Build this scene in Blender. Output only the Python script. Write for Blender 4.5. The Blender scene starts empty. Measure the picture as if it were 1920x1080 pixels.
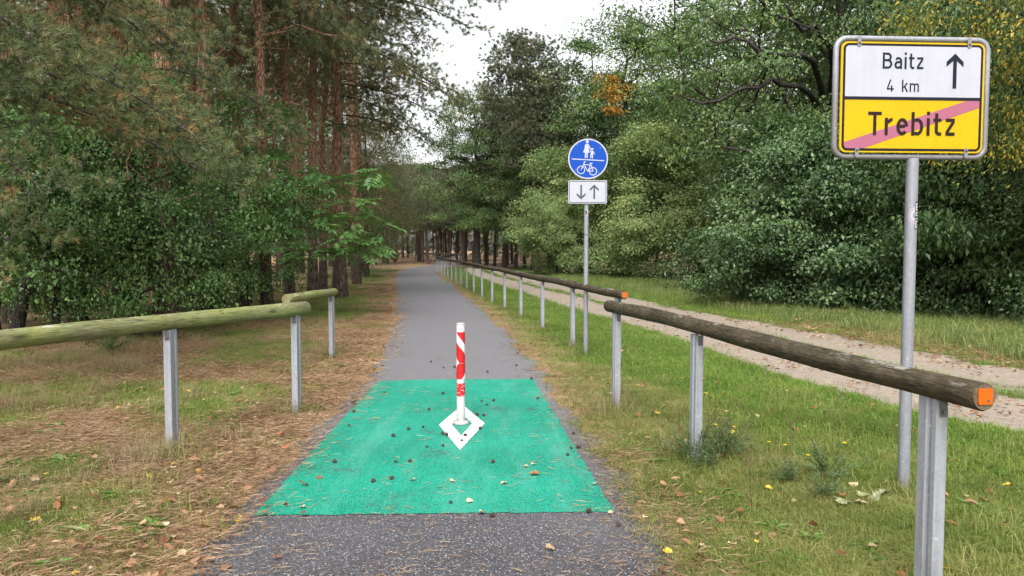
import bpy, math, random
import numpy as np
from mathutils import Vector, Matrix, Euler
SC = bpy.context.scene
COL = SC.collection
R = math.radians
# ------------------------------------------------------------------ camera, sky, sun, exposure
cam_data = bpy.data.cameras.new('camera')
cam_data.sensor_width = 36.0
cam_data.lens = 36.0 * 1400 / 1920
cam_data.clip_start = 0.05
cam_data.clip_end = 2000
cam = bpy.data.objects.new('camera', cam_data)
COL.objects.link(cam)
cam.location = (0, 0, 1.55)
cam.rotation_euler = (R(90) - math.atan(75 / 1400), 0, 0)
SC.camera = cam

SUN_EL, SUN_AZ = R(50), R(188)
world = bpy.data.worlds.new('World')
SC.world = world
world.use_nodes = True
wn = world.node_tree
for n in list(wn.nodes):
    wn.nodes.remove(n)
sky = wn.nodes.new('ShaderNodeTexSky')
sky.sky_type = 'NISHITA'
sky.sun_disc = False
sky.sun_elevation = SUN_EL
sky.sun_rotation = SUN_AZ
sky.air_density = 1.0
sky.dust_density = 4.0
sky.ozone_density = 1.0
hs = wn.nodes.new('ShaderNodeHueSaturation')
hs.inputs['Saturation'].default_value = 0.10      # overcast: a white cloud layer
hs.inputs['Value'].default_value = 1.0
bg = wn.nodes.new('ShaderNodeBackground')
bg.inputs['Strength'].default_value = 0.15
wo = wn.nodes.new('ShaderNodeOutputWorld')
wn.links.new(sky.outputs[0], hs.inputs['Color'])
wn.links.new(hs.outputs[0], bg.inputs['Color'])
wn.links.new(bg.outputs[0], wo.inputs['Surface'])

sun_data = bpy.data.lights.new('sun', 'SUN')
sun_data.energy = 1.3
sun_data.angle = R(30)
sun_data.color = (1.0, 0.97, 0.93)
sun = bpy.data.objects.new('sun', sun_data)
COL.objects.link(sun)
_sd = Vector((math.sin(SUN_AZ) * math.cos(SUN_EL), math.cos(SUN_AZ) * math.cos(SUN_EL), math.sin(SUN_EL)))
sun.rotation_euler = _sd.to_track_quat('Z', 'Y').to_euler()
sun.location = _sd * 60

SC.view_settings.view_transform = 'Standard'
SC.view_settings.look = 'None'
SC.view_settings.gamma = 1.0
SC.view_settings.exposure = 1.15
SC.view_settings.use_curve_mapping = False
try:
    SC.cycles.use_denoising = True
    SC.cycles.denoiser = 'OPENIMAGEDENOISE'
    SC.cycles.denoising_input_passes = 'RGB_ALBEDO_NORMAL'
    SC.cycles.denoising_prefilter = 'ACCURATE'
    SC.cycles.max_bounces = 5
    SC.cycles.diffuse_bounces = 3
    SC.cycles.glossy_bounces = 2
    SC.cycles.transmission_bounces = 3
    SC.cycles.transparent_max_bounces = 4
    SC.cycles.caustics_reflective = False
    SC.cycles.caustics_refractive = False
    SC.cycles.use_adaptive_sampling = True
    SC.cycles.adaptive_threshold = 0.01
except Exception:
    pass

# ------------------------------------------------------------------ helpers
def tag(o, label=None, cat=None, group=None, kind=None):
    if label: o['label'] = label
    if cat: o['category'] = cat
    if group: o['group'] = group
    if kind: o['kind'] = kind
    return o

def link(o, parent=None):
    COL.objects.link(o)
    if parent is not None:
        o.parent = parent
    return o

def thing(name, label, cat, loc=(0, 0, 0), rz=0.0, group=None):
    o = bpy.data.objects.new(name, None)
    o.empty_display_size = 0.2
    link(o)
    o.location = loc
    o.rotation_euler = (0, 0, rz)
    return tag(o, label, cat, group)

def dup(root, loc, rz=0.0, sc=1.0, label=None, group=None):
    r = root.copy()
    COL.objects.link(r)
    r.location = loc
    r.rotation_euler = (root.rotation_euler[0], root.rotation_euler[1], rz)
    r.scale = (sc, sc, sc) if not isinstance(sc, tuple) else sc
    if label: r['label'] = label
    if group: r['group'] = group
    for ch in list(root.children):
        c = ch.copy(); COL.objects.link(c); c.parent = r
        for g in list(ch.children):
            d = g.copy(); COL.objects.link(d); d.parent = c
    return r

def obj(name, me, parent=None, loc=(0, 0, 0), rot=(0, 0, 0)):
    o = bpy.data.objects.new(name, me)
    link(o, parent)
    o.location = loc
    o.rotation_euler = rot
    return o

def mesh_np(name, V, F, mats=(), attrs=None, mi=None, smooth=False):
    """V (n,3); F list of int arrays (m,k)"""
    me = bpy.data.meshes.new(name)
    V = np.ascontiguousarray(V, dtype=np.float32)
    F = [np.ascontiguousarray(f, dtype=np.int32) for f in F if len(f)]
    me.vertices.add(len(V))
    me.vertices.foreach_set('co', V.ravel())
    li = np.concatenate([f.ravel() for f in F])
    tot = np.concatenate([np.full(len(f), f.shape[1], np.int32) for f in F])
    st = np.concatenate([[0], np.cumsum(tot)[:-1]]).astype(np.int32)
    me.loops.add(len(li))
    me.loops.foreach_set('vertex_index', li)
    me.polygons.add(len(tot))
    me.polygons.foreach_set('loop_start', st)
    if mi is not None:
        me.polygons.foreach_set('material_index', np.asarray(mi, np.int32))
    me.polygons.foreach_set('use_smooth', np.full(len(tot), bool(smooth)))
    for k, a in (attrs or {}).items():
        a = np.ascontiguousarray(a, dtype=np.float32)
        if a.ndim == 1:
            at = me.attributes.new(k, 'FLOAT', 'POINT'); at.data.foreach_set('value', a)
        else:
            at = me.attributes.new(k, 'FLOAT_VECTOR', 'POINT'); at.data.foreach_set('vector', a.ravel())
    for m in mats:
        me.materials.append(m)
    me.update(calc_edges=True)
    return me

class MB:
    """collects hand-made pieces with a material slot per face"""
    def __init__(s):
        s.v = []; s.f = []; s.m = []; s.sm = []
    def add(s, vs, fs, m=0, smooth=False):
        o = len(s.v)
        s.v += [tuple(p) for p in vs]
        for f in fs:
            s.f.append([i + o for i in f]); s.m.append(m); s.sm.append(smooth)
        return s
    def box(s, c, d, m=0, mat=None):
        x, y, z = (q / 2 for q in d)
        vs = [Vector((sx * x, sy * y, sz * z)) for sz in (-1, 1) for sy in (-1, 1) for sx in (-1, 1)]
        if mat is not None:
            vs = [mat @ p for p in vs]
        vs = [p + Vector(c) for p in vs]
        return s.add(vs, [(0, 2, 3, 1), (4, 5, 7, 6), (0, 1, 5, 4), (2, 6, 7, 3), (0, 4, 6, 2), (1, 3, 7, 5)], m)
    def tube(s, pts, rad, k=12, m=0, cap=True, smooth=True, capm=None):
        V, F, caps = tube_np(np.array(pts, float), np.array(rad, float) if hasattr(rad, '__len__') else np.full(len(pts), rad), k)
        s.add(V, F, m, smooth)
        if cap:
            s.add([V[i] for i in caps[0]], [list(range(k))], m if capm is None else capm)
            s.add([V[i] for i in caps[1]], [list(range(k))], m if capm is None else capm)
        return s
    def prism(s, poly, y0, y1, m=0):
        """polygon in x,z extruded from y0 (front, towards -y) to y1"""
        n = len(poly)
        vs = [(p[0], y0, p[1]) for p in poly] + [(p[0], y1, p[1]) for p in poly]
        fs = [list(range(n)), list(range(2 * n - 1, n - 1, -1))]
        fs += [(i, i + n, (i + 1) % n + n, (i + 1) % n) for i in range(n)]
        return s.add(vs, fs, m)
    def sheet(s, poly, y, m=0):
        return s.add([(p[0], y, p[1]) for p in poly], [list(range(len(poly)))], m)
    def ring(s, outer, inner, y, m=0):
        n = len(outer)
        vs = [(p[0], y, p[1]) for p in outer] + [(p[0], y, p[1]) for p in inner]
        return s.add(vs, [(i, (i + 1) % n, (i + 1) % n + n, i + n) for i in range(n)], m)
    def ribbon(s, pts, w, y, m=0, closed=False):
        P = [Vector((p[0], p[1])) for p in pts]
        n = len(P); L = []; Q = []
        for i in range(n):
            if closed:
                a, b = P[(i - 1) % n], P[(i + 1) % n]; d1 = (P[i] - a).normalized(); d2 = (b - P[i]).normalized()
            else:
                d1 = (P[i] - P[i - 1]).normalized() if i else (P[1] - P[0]).normalized()
                d2 = (P[i + 1] - P[i]).normalized() if i < n - 1 else d1
            t = (d1 + d2).normalized(); nn = Vector((-t.y, t.x))
            c = max(0.5, nn.dot(Vector((-d1.y, d1.x))))
            L.append(P[i] + nn * (w / 2 / c)); Q.append(P[i] - nn * (w / 2 / c))
        vs = [(p.x, y, p.y) for p in L] + [(p.x, y, p.y) for p in Q]
        k = n if closed else n - 1
        return s.add(vs, [(i, i + n, (i + 1) % n + n, (i + 1) % n) for i in range(k)], m)
    def mesh(s, name, mats):
        me = bpy.data.meshes.new(name)
        me.from_pydata(s.v, [], s.f)
        me.polygons.foreach_set('material_index', s.m)
        me.polygons.foreach_set('use_smooth', s.sm)
        for x in mats: me.materials.append(x)
        me.update()
        return me
    def build(s, name, mats, parent=None, loc=(0, 0, 0), rot=(0, 0, 0)):
        return obj(name, s.mesh(name, mats if isinstance(mats, (list, tuple)) else [mats]), parent, loc, rot)

def tube_np(P, r, k):
    n = len(P)
    T = np.gradient(P, axis=0)
    T /= np.linalg.norm(T, axis=1, keepdims=True) + 1e-9
    ref = np.array([0.0, 0, 1]) if abs(T[0][2]) < 0.9 else np.array([1.0, 0, 0])
    V = []
    for i in range(n):
        a = np.cross(T[i], ref); a /= np.linalg.norm(a) + 1e-9
        b = np.cross(a, T[i])
        ref = b if n > 2 else ref
        ref = ref / (np.linalg.norm(ref) + 1e-9)
        for j in range(k):
            t = 2 * math.pi * j / k
            V.append(P[i] + r[i] * (a * math.cos(t) + b * math.sin(t)))
    F = [(i * k + j, i * k + (j + 1) % k, (i + 1) * k + (j + 1) % k, (i + 1) * k + j) for i in range(n - 1) for j in range(k)]
    return V, F, (list(range(k - 1, -1, -1)), [(n - 1) * k + j for j in range(k)])

def rrect(hw, hh, r, n=6, cx=0, cz=0):
    out = []
    for (sx, sz, a0) in ((1, 1, 0), (-1, 1, 90), (-1, -1, 180), (1, -1, 270)):
        for i in range(n + 1):
            a = R(a0 + 90 * i / n)
            out.append((cx + sx * (hw - r) + r * math.cos(a), cz + sz * (hh - r) + r * math.sin(a)))
    return out

def circ(cx, cz, r, n=40, rz=None):
    return [(cx + r * math.cos(2 * math.pi * i / n), cz + (rz or r) * math.sin(2 * math.pi * i / n)) for i in range(n)]

def arc(cx, cz, rx, rz, a0, a1, n=10):
    return [(cx + rx * math.cos(R(a0 + (a1 - a0) * i / n)), cz + rz * math.sin(R(a0 + (a1 - a0) * i / n))) for i in range(n + 1)]

def _hash(ix, iy, seed):
    h = (ix.astype(np.int64) * 374761393 + iy.astype(np.int64) * 668265263 + seed * 1442695041) & 0x7fffffff
    h = ((h ^ (h >> 13)) * 1274126177) & 0x7fffffff
    h = h ^ (h >> 16)
    return (h & 0xffff) / 65535.0

def vnoise(x, y, s=1.0, seed=0, oct=3):
    x = np.asarray(x, float) / s; y = np.asarray(y, float) / s
    out = 0; amp = 1; tot = 0
    for o in range(oct):
        ix = np.floor(x); iy = np.floor(y); fx = x - ix; fy = y - iy
        fx = fx * fx * (3 - 2 * fx); fy = fy * fy * (3 - 2 * fy)
        a = _hash(ix, iy, seed + o); b = _hash(ix + 1, iy, seed + o); c = _hash(ix, iy + 1, seed + o); d = _hash(ix + 1, iy + 1, seed + o)
        out = out + amp * ((a * (1 - fx) + b * fx) * (1 - fy) + (c * (1 - fx) + d * fx) * fy)
        tot += amp; amp *= 0.5; x = x * 2; y = y * 2
    return out / tot            # 0..1

def sstep(a, b, x):
    t = np.clip((np.asarray(x, float) - a) / (b - a), 0, 1)
    return t * t * (3 - 2 * t)

# ------------------------------------------------------------------ materials
class NT:
    def __init__(s, name):
        s.m = bpy.data.materials.new(name); s.m.use_nodes = True
        s.t = s.m.node_tree; s.n = s.t.nodes; s.l = s.t.links
        s.b = s.n['Principled BSDF']; s.out = s.n['Material Output']
        s.b.inputs['Specular IOR Level'].default_value = 0.35
        s.b.inputs['Roughness'].default_value = 0.7
    def new(s, t, **k):
        n = s.n.new(t)
        for a, v in k.items(): setattr(n, a, v)
        return n
    def set(s, sock, v):
        if hasattr(v, 'is_output') or isinstance(v, bpy.types.NodeSocket): s.l.new(v, sock)
        elif isinstance(v, (tuple, list)) and len(v) == 3 and sock.type == 'RGBA': sock.default_value = (*v, 1)
        else: sock.default_value = v
    def coord(s, kind='Object', sc=None):
        if kind == 'Pos': o = s.new('ShaderNodeNewGeometry').outputs['Position']
        else: o = s.new('ShaderNodeTexCoord').outputs[kind]
        if sc is not None:
            mp = s.new('ShaderNodeMapping'); mp.inputs['Scale'].default_value = sc; s.l.new(o, mp.inputs[0]); o = mp.outputs[0]
        return o
    def noise(s, scale, detail=4, rough=0.55, co=None):
        n = s.new('ShaderNodeTexNoise'); n.inputs['Scale'].default_value = scale; n.inputs['Detail'].default_value = detail; n.inputs['Roughness'].default_value = rough
        s.l.new(co if co is not None else s.coord('Pos'), n.inputs['Vector']); return n.outputs['Fac']
    def voro(s, scale, co=None, feature='F1', out='Distance'):
        n = s.new('ShaderNodeTexVoronoi', feature=feature); n.inputs['Scale'].default_value = scale
        s.l.new(co if co is not None else s.coord('Pos'), n.inputs['Vector']); return n.outputs[out]
    def ramp(s, f, stops, interp='LINEAR'):
        n = s.new('ShaderNodeValToRGB'); n.color_ramp.interpolation = interp
        e = n.color_ramp.elements
        while len(e) < len(stops): e.new(0.5)
        for i, (p, c) in enumerate(stops):
            e[i].position = p; e[i].color = (*c, 1) if len(c) == 3 else c
        s.l.new(f, n.inputs[0]); return n.outputs[0]
    def mask(s, f, a, b):
        n = s.new('ShaderNodeMapRange'); n.inputs['From Min'].default_value = a; n.inputs['From Max'].default_value = b
        s.l.new(f, n.inputs['Value']); return n.outputs[0]
    def mix(s, f, a, b, blend='MIX'):
        n = s.new('ShaderNodeMix', data_type='RGBA', blend_type=blend)
        s.set(n.inputs[0], f); s.set(n.inputs[6], a); s.set(n.inputs[7], b); return n.outputs[2]
    def math(s, op, a, b=0.0):
        n = s.new('ShaderNodeMath', operation=op); s.set(n.inputs[0], a); s.set(n.inputs[1], b); return n.outputs[0]
    def attr(s, name, out='Fac'):
        n = s.new('ShaderNodeAttribute', attribute_name=name); return n.outputs[out]
    def color(s, v): s.set(s.b.inputs['Base Color'], v); return s
    def rough(s, v): s.set(s.b.inputs['Roughness'], v); return s
    def bump(s, h, st=0.3, d=0.01):
        n = s.new('ShaderNodeBump'); n.inputs['Strength'].default_value = st; n.inputs['Distance'].default_value = d
        s.l.new(h, n.inputs['Height']); s.l.new(n.outputs[0], s.b.inputs['Normal']); return s

def leaf_mat(name, stops, transl=0.3, spec=0.4, rough=0.5, patch=0.45, pscale=0.5):
    """each leaf takes its own tone from the attribute rnd, whole sprays drift together with a soft noise"""
    s = NT(name)
    f = s.math('ADD', s.math('MULTIPLY', s.attr('rnd'), 1 - patch), s.math('MULTIPLY', s.mask(s.noise(pscale, 2, 0.5), 0.3, 0.7), patch))
    c = s.ramp(f, stops)
    s.color(c).rough(rough)
    s.b.inputs['Specular IOR Level'].default_value = spec
    tr = s.new('ShaderNodeBsdfTranslucent')
    g = s.mix(0.5, c, (0.9, 1.0, 0.35), 'MULTIPLY')
    s.l.new(g, tr.inputs['Color'])
    mx = s.new('ShaderNodeMixShader'); mx.inputs[0].default_value = transl
    s.l.new(s.b.outputs[0], mx.inputs[1]); s.l.new(tr.outputs[0], mx.inputs[2]); s.l.new(mx.outputs[0], s.out.inputs['Surface'])
    return s.m

M = {}
def simple(name, col, rough=0.6, metal=0.0, spec=0.4):
    s = NT(name); s.color(col).rough(rough); s.b.inputs['Metallic'].default_value = metal; s.b.inputs['Specular IOR Level'].default_value = spec
    return s.m

def mk_ground():
    s = NT('ground_soil')
    n1 = s.noise(1.1, 5, 0.6); n2 = s.noise(14, 5, 0.7); n3 = s.noise(70, 4, 0.7)
    fine = s.math('ADD', s.math('MULTIPLY', n2, 0.5), s.math('MULTIPLY', n3, 0.5))
    needle = s.ramp(fine, [(0.3, (0.09, 0.055, 0.032)), (0.47, (0.23, 0.145, 0.08)), (0.6, (0.35, 0.24, 0.145)), (0.75, (0.42, 0.32, 0.21))])
    grass = s.ramp(fine, [(0.3, (0.025, 0.04, 0.01)), (0.5, (0.07, 0.105, 0.022)), (0.7, (0.14, 0.17, 0.05))])
    dry = s.ramp(fine, [(0.3, (0.07, 0.06, 0.028)), (0.5, (0.20, 0.17, 0.075)), (0.7, (0.30, 0.26, 0.14))])
    sand = s.ramp(fine, [(0.3, (0.15, 0.12, 0.092)), (0.5, (0.285, 0.237, 0.188)), (0.68, (0.395, 0.345, 0.285))])
    z = s.new('ShaderNodeAttribute', attribute_name='zone')
    sp = s.new('ShaderNodeSeparateXYZ'); s.l.new(z.outputs['Vector'], sp.inputs[0])
    brk = s.math('MULTIPLY', s.math('SUBTRACT', s.noise(5, 5, 0.65), 0.5), 1.1)
    def m(ch, lo=0.35, hi=0.65):
        return s.mask(s.math('ADD', sp.outputs[ch], brk), lo, hi)
    c = s.mix(m(1), dry, grass)
    c = s.mix(m(0), c, needle)
    c = s.mix(m(2), c, sand)
    s.color(c).rough(0.9); s.b.inputs['Specular IOR Level'].default_value = 0.15
    s.bump(fine, 0.6, 0.03)
    return s.m

def mk_asphalt():
    s = NT('asphalt')
    v = s.voro(120); vc = s.voro(120, out='Color')
    hsv = s.new('ShaderNodeSeparateColor'); s.l.new(vc, hsv.inputs[0])
    st = s.ramp(hsv.outputs[0], [(0.0, (0.030, 0.029, 0.034)), (0.5, (0.070, 0.067, 0.078)), (0.86, (0.12, 0.115, 0.13)), (0.95, (0.30, 0.295, 0.30)), (1, (0.45, 0.44, 0.43))], 'LINEAR')
    edge = s.mask(v, 0.35, 0.75)
    c = s.mix(edge, st, (0.022, 0.021, 0.025))
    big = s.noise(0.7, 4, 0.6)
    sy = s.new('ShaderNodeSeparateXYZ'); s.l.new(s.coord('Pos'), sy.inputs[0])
    pale_mix = s.mask(s.math('ADD', sy.outputs[1], s.math('MULTIPLY', big, 1.5)), 4.2, 8.6)  # paler farther along the path: older asphalt plus grazing sheen put into its colour
    c = s.mix(s.math('MULTIPLY', pale_mix, 0.58), c, (0.215, 0.209, 0.220))
    c = s.mix(s.math('MULTIPLY', s.mask(big, 0.4, 0.7), 0.25), c, (0.15, 0.14, 0.145))
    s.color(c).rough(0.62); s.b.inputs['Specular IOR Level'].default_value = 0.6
    s.bump(v, 0.5, 0.006)
    return s.m

def mk_green():
    s = NT('green_coating')
    v = s.voro(150); n = s.noise(0.8, 4, 0.6); w = s.noise(5, 5, 0.7); g = s.noise(140, 3, 0.6)
    c = s.ramp(s.math('ADD', s.math('MULTIPLY', g, 0.7), s.math('MULTIPLY', n, 0.3)), [(0.36, (0.002, 0.13, 0.08)), (0.5, (0.006, 0.30, 0.195)), (0.64, (0.02, 0.40, 0.275))])
    c = s.mix(s.math('MULTIPLY', s.mask(w, 0.52, 0.8), 0.3), c, (0.11, 0.42, 0.33))
    pit = s.mask(v, 0.5, 0.8)
    c = s.mix(s.math('MULTIPLY', pit, 0.8), c, (0.002, 0.05, 0.035))
    tr = s.noise(1.6, 5, 0.65, s.coord('Pos', (2.4, 0.35, 1)))
    c = s.mix(s.math('MULTIPLY', s.mask(tr, 0.48, 0.7), 0.36), c, (0.13, 0.36, 0.29))
    chip = s.mask(s.math('ADD', s.math('MULTIPLY', s.noise(2.2, 4, 0.6), 0.55), s.math('MULTIPLY', s.noise(55, 4, 0.7), 0.45)), 0.585, 0.61)
    c = s.mix(s.math('MULTIPLY', chip, 0.8), c, (0.06, 0.075, 0.07))
    s.color(c).rough(0.6); s.bump(v, 0.6, 0.005)
    return s.m

def mk_paint_white():
    s = NT('white_marking')
    n = s.noise(18, 5, 0.7); g = s.noise(260, 2)
    n = s.math('ADD', s.math('MULTIPLY', n, 0.6), s.math('MULTIPLY', s.noise(90, 4, 0.7), 0.4))
    c = s.mix(s.mask(n, 0.47, 0.62), (0.60, 0.64, 0.64), (0.34, 0.36, 0.35))
    s.color(c).rough(0.6); s.bump(g, 0.3, 0.003)
    return s.m

def mk_galv(name, base=0.5):
    s = NT(name)
    co = s.coord('Object')
    v = s.voro(75, co, out='Color'); hs = s.new('ShaderNodeSeparateColor'); s.l.new(v, hs.inputs[0])
    st = s.noise(3, 6, 0.65, s.coord('Object', (9, 9, 0.8)))
    big = s.noise(7, 4, 0.6, co)
    f = s.math('ADD', s.math('MULTIPLY', hs.outputs[0], 0.10), s.math('ADD', s.math('MULTIPLY', st, 0.6), s.math('MULTIPLY', big, 0.30)))
    c = s.ramp(f, [(0.25, (base * .58, base * .60, base * .68)), (0.5, (base * .92, base * .94, base * 1.05)), (0.75, (base * 1.2, base * 1.22, base * 1.34))])
    sp = s.mask(s.noise(45, 4, 0.6, co), 0.66, 0.72)
    c = s.mix(s.math('MULTIPLY', sp, 0.5), c, (0.75, 0.77, 0.8))
    # soil splashed on the foot
    sx = s.new('ShaderNodeSeparateXYZ'); s.l.new(co, sx.inputs[0])
    foot = s.math('MULTIPLY', s.mask(s.math('ADD', sx.outputs[2], s.math('MULTIPLY', st, 0.25)), 0.30, 0.10), 0.55)
    c = s.mix(foot, c, (0.14, 0.12, 0.10))
    s.color(c); s.b.inputs['Metallic'].default_value = 0.35
    s.rough(s.ramp(st, [(0.3, (0.62,) * 3), (0.7, (0.42,) * 3)]))
    s.bump(big, 0.12, 0.004)
    return s.m

def mk_log(name, dark, mid, light, algae=None, top=(0.42, 0.42, 0.38)):
    s = NT(name)
    co = s.coord('Object')
    gr = s.noise(6, 6, 0.65, s.coord('Object', (2.2, 40, 40)))
    bl = s.noise(3.2, 5, 0.65, co); fi = s.noise(60, 4, 0.6, s.coord('Object', (0.25, 1, 1)))
    f = s.math('ADD', s.math('MULTIPLY', gr, 0.5), s.math('ADD', s.math('MULTIPLY', bl, 0.25), s.math('MULTIPLY', fi, 0.25)))
    c = s.ramp(f, [(0.36, dark), (0.5, mid), (0.64, light)])
    if algae:
        an = s.noise(2.0, 5, 0.65, co)
        c = s.mix(s.math('MULTIPLY', s.mask(an, 0.34, 0.58), 0.85), c, s.ramp(f, [(0.3, algae[0]), (0.7, algae[1])]))
    sx = s.new('ShaderNodeSeparateXYZ'); s.l.new(s.new('ShaderNodeNewGeometry').outputs['Normal'], sx.inputs[0])
    lich = s.noise(9, 5, 0.7, s.coord('Object', (0.45, 1.6, 1.6)))
    lm = s.math('MULTIPLY', s.mask(sx.outputs[2], 0.55, 0.9), s.mask(lich, 0.57, 0.63))
    c = s.mix(s.math('MULTIPLY', lm, 0.7), c, top)
    kn = s.voro(1.0, s.coord('Object', (2.6, 9, 9)))
    c = s.mix(s.math('MULTIPLY', s.mask(kn, 0.20, 0.06), 0.75), c, tuple(q * 0.5 for q in dark))
    cr = s.mask(s.noise(5, 4, 0.55, s.coord('Object', (1.1, 34, 34))), 0.40, 0.32)
    c = s.mix(s.math('MULTIPLY', cr, 0.8), c, (0.012, 0.010, 0.008))
    s.color(c).rough(0.85); s.b.inputs['Specular IOR Level'].default_value = 0.2
    s.bump(s.math('SUBTRACT', f, cr), 0.8, 0.006)
    return s.m

def mk_bark(name, kind, z0=1.9, z1=5.2):
    s = NT(name)
    co = s.coord('Object')
    v = s.voro(3.2, s.coord('Object', (4.5, 4.5, 1.0)), feature='DISTANCE_TO_EDGE')
    n = s.noise(14, 5, 0.7, s.coord('Object', (1.5, 1.5, 0.4)))
    if kind == 'pine':
        lo = s.ramp(n, [(0.3, (0.05, 0.038, 0.033)), (0.5, (0.125, 0.088, 0.072)), (0.7, (0.21, 0.16, 0.14))])
        hi = s.ramp(n, [(0.3, (0.20, 0.10, 0.065)), (0.5, (0.42, 0.225, 0.145)), (0.7, (0.54, 0.36, 0.26))])
        sx = s.new('ShaderNodeSeparateXYZ'); s.l.new(co, sx.inputs[0])
        up = s.mask(s.math('ADD', sx.outputs[2], s.math('MULTIPLY', s.noise(1.2, 3, 0.6, co), 2.4)), z0, z1)
        c = s.mix(up, lo, hi)
        c = s.mix(s.math('MULTIPLY', s.mask(v, 0.11, 0.0), 0.75), c, (0.022, 0.016, 0.013))
    elif kind == 'dark':
        c = s.ramp(n, [(0.3, (0.018, 0.015, 0.013)), (0.5, (0.05, 0.042, 0.036)), (0.7, (0.10, 0.088, 0.076))])
    else:
        c = s.ramp(n, [(0.3, (0.035, 0.03, 0.024)), (0.5, (0.085, 0.076, 0.062)), (0.7, (0.16, 0.15, 0.125))])
        c = s.mix(s.math('MULTIPLY', s.mask(v, 0.10, 0.0), 0.6), c, (0.018, 0.016, 0.013))
    s.color(c).rough(0.9); s.b.inputs['Specular IOR Level'].default_value = 0.15
    s.bump(s.math('ADD', s.mask(v, 0, 0.15), n), 0.9, 0.03)
    return s.m

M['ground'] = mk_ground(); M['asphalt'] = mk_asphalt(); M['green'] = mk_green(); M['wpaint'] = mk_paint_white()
M['galv'] = mk_galv('galvanised_post', 0.36); M['galv_pole'] = mk_galv('galvanised_pole', 0.29)
M['log_r'] = mk_log('weathered_log', (0.014, 0.011, 0.007), (0.058, 0.046, 0.028), (0.15, 0.122, 0.080), None, (0.30, 0.29, 0.26))
M['log_l'] = mk_log('mossy_log', (0.06, 0.06, 0.03), (0.16, 0.15, 0.09), (0.30, 0.29, 0.21), ((0.10, 0.125, 0.028), (0.30, 0.32, 0.10)), (0.5, 0.5, 0.44))
M['end_r'] = mk_log('log_end_grain', (0.05, 0.035, 0.02), (0.13, 0.10, 0.065), (0.22, 0.18, 0.12))
M['end_l'] = mk_log('log_end_mossy', (0.12, 0.11, 0.05), (0.22, 0.20, 0.10), (0.34, 0.32, 0.18))
M['bark_pine'] = mk_bark('pine_bark', 'pine'); M['bark_oak'] = mk_bark('oak_bark', 'oak'); M['bark_pine_far'] = mk_bark('far_pine_bark', 'pine', 6.0, 13.0); M['bark_dark'] = mk_bark('dark_bark', 'dark')
M['steel'] = simple('bolt_steel', (0.16, 0.16, 0.17), 0.5, 0.6)
M['orange'] = simple('orange_reflector', (0.55, 0.10, 0.006), 0.35)
# leaves
M['lf_oak'] = leaf_mat('oak_leaves', [(0.1, (0.040, 0.078, 0.025)), (0.45, (0.093, 0.164, 0.052)), (0.75, (0.166, 0.242, 0.077)), (0.97, (0.289, 0.309, 0.092)), (1.0, (0.666, 0.386, 0.074))])
M['lf_dark'] = leaf_mat('dark_shrub_leaves', [(0.1, (0.038, 0.075, 0.030)), (0.45, (0.088, 0.156, 0.055)), (0.8, (0.160, 0.244, 0.089)), (1.0, (0.275, 0.334, 0.128))], 0.22, 0.55, 0.42)
M['lf_left'] = leaf_mat('left_shrub_leaves', [(0.1, (0.045, 0.096, 0.033)), (0.45, (0.108, 0.211, 0.062)), (0.8, (0.206, 0.336, 0.100)), (0.98, (0.378, 0.458, 0.143)), (1.0, (0.750, 0.701, 0.114))], 0.3, 0.5, 0.42)
M['lf_lime'] = leaf_mat('lime_shrub_leaves', [(0.05, (0.094, 0.156, 0.058)), (0.4, (0.214, 0.305, 0.110)), (0.75, (0.338, 0.417, 0.175)), (0.93, (0.507, 0.518, 0.218)), (1.0, (0.648, 0.610, 0.175))], 0.32, 0.3, 0.55, 0.35)
M['lf_olive'] = leaf_mat('olive_leaves', [(0.05, (0.062, 0.083, 0.032)), (0.5, (0.156, 0.180, 0.074)), (0.9, (0.266, 0.270, 0.120)), (1.0, (0.375, 0.284, 0.106))], 0.3, 0.3, 0.55)
M['lf_mid'] = leaf_mat('mid_shrub_leaves', [(0.05, (0.025, 0.055, 0.018)), (0.45, (0.06, 0.12, 0.035)), (0.8, (0.11, 0.18, 0.055)), (0.96, (0.17, 0.22, 0.07)), (1.0, (0.30, 0.20, 0.08))], 0.28, 0.4, 0.48)
M['lf_yellow'] = leaf_mat('yellowing_leaves', [(0.05, (0.032, 0.065, 0.018)), (0.45, (0.079, 0.130, 0.036)), (0.52, (0.148, 0.184, 0.048)), (0.72, (0.444, 0.356, 0.048)), (1.0, (0.634, 0.410, 0.060))], 0.3, 0.3, 0.5, 0.4, 1.0)
M['lf_orange'] = leaf_mat('orange_leaves', [(0.0, (0.338, 0.152, 0.027)), (0.6, (0.473, 0.258, 0.036)), (1.0, (0.439, 0.365, 0.072))], 0.3)
M['lf_sap'] = leaf_mat('sapling_leaves', [(0.0, (0.067, 0.164, 0.051)), (0.6, (0.128, 0.269, 0.079)), (1.0, (0.224, 0.389, 0.086))], 0.35, 0.5, 0.4)
M['nd_near'] = leaf_mat('pine_needles', [(0.0, (0.049, 0.077, 0.032)), (0.4, (0.103, 0.141, 0.058)), (0.62, (0.183, 0.207, 0.085)), (0.74, (0.282, 0.200, 0.085)), (1.0, (0.464, 0.304, 0.134))], 0.15, 0.3, 0.5, 0.45, 1.3)
M['nd_far'] = leaf_mat('pine_needles_mid', [(0.0, (0.044, 0.060, 0.035)), (0.4, (0.097, 0.118, 0.067)), (0.7, (0.163, 0.167, 0.097)), (0.9, (0.233, 0.181, 0.111)), (1.0, (0.310, 0.212, 0.133))], 0.15, 0.25, 0.55, 0.4, 0.7)
M['nd_blue'] = leaf_mat('blue_pine_needles', [(0.0, (0.046, 0.085, 0.065)), (0.5, (0.091, 0.156, 0.117)), (1.0, (0.156, 0.221, 0.169))], 0.15)
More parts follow.
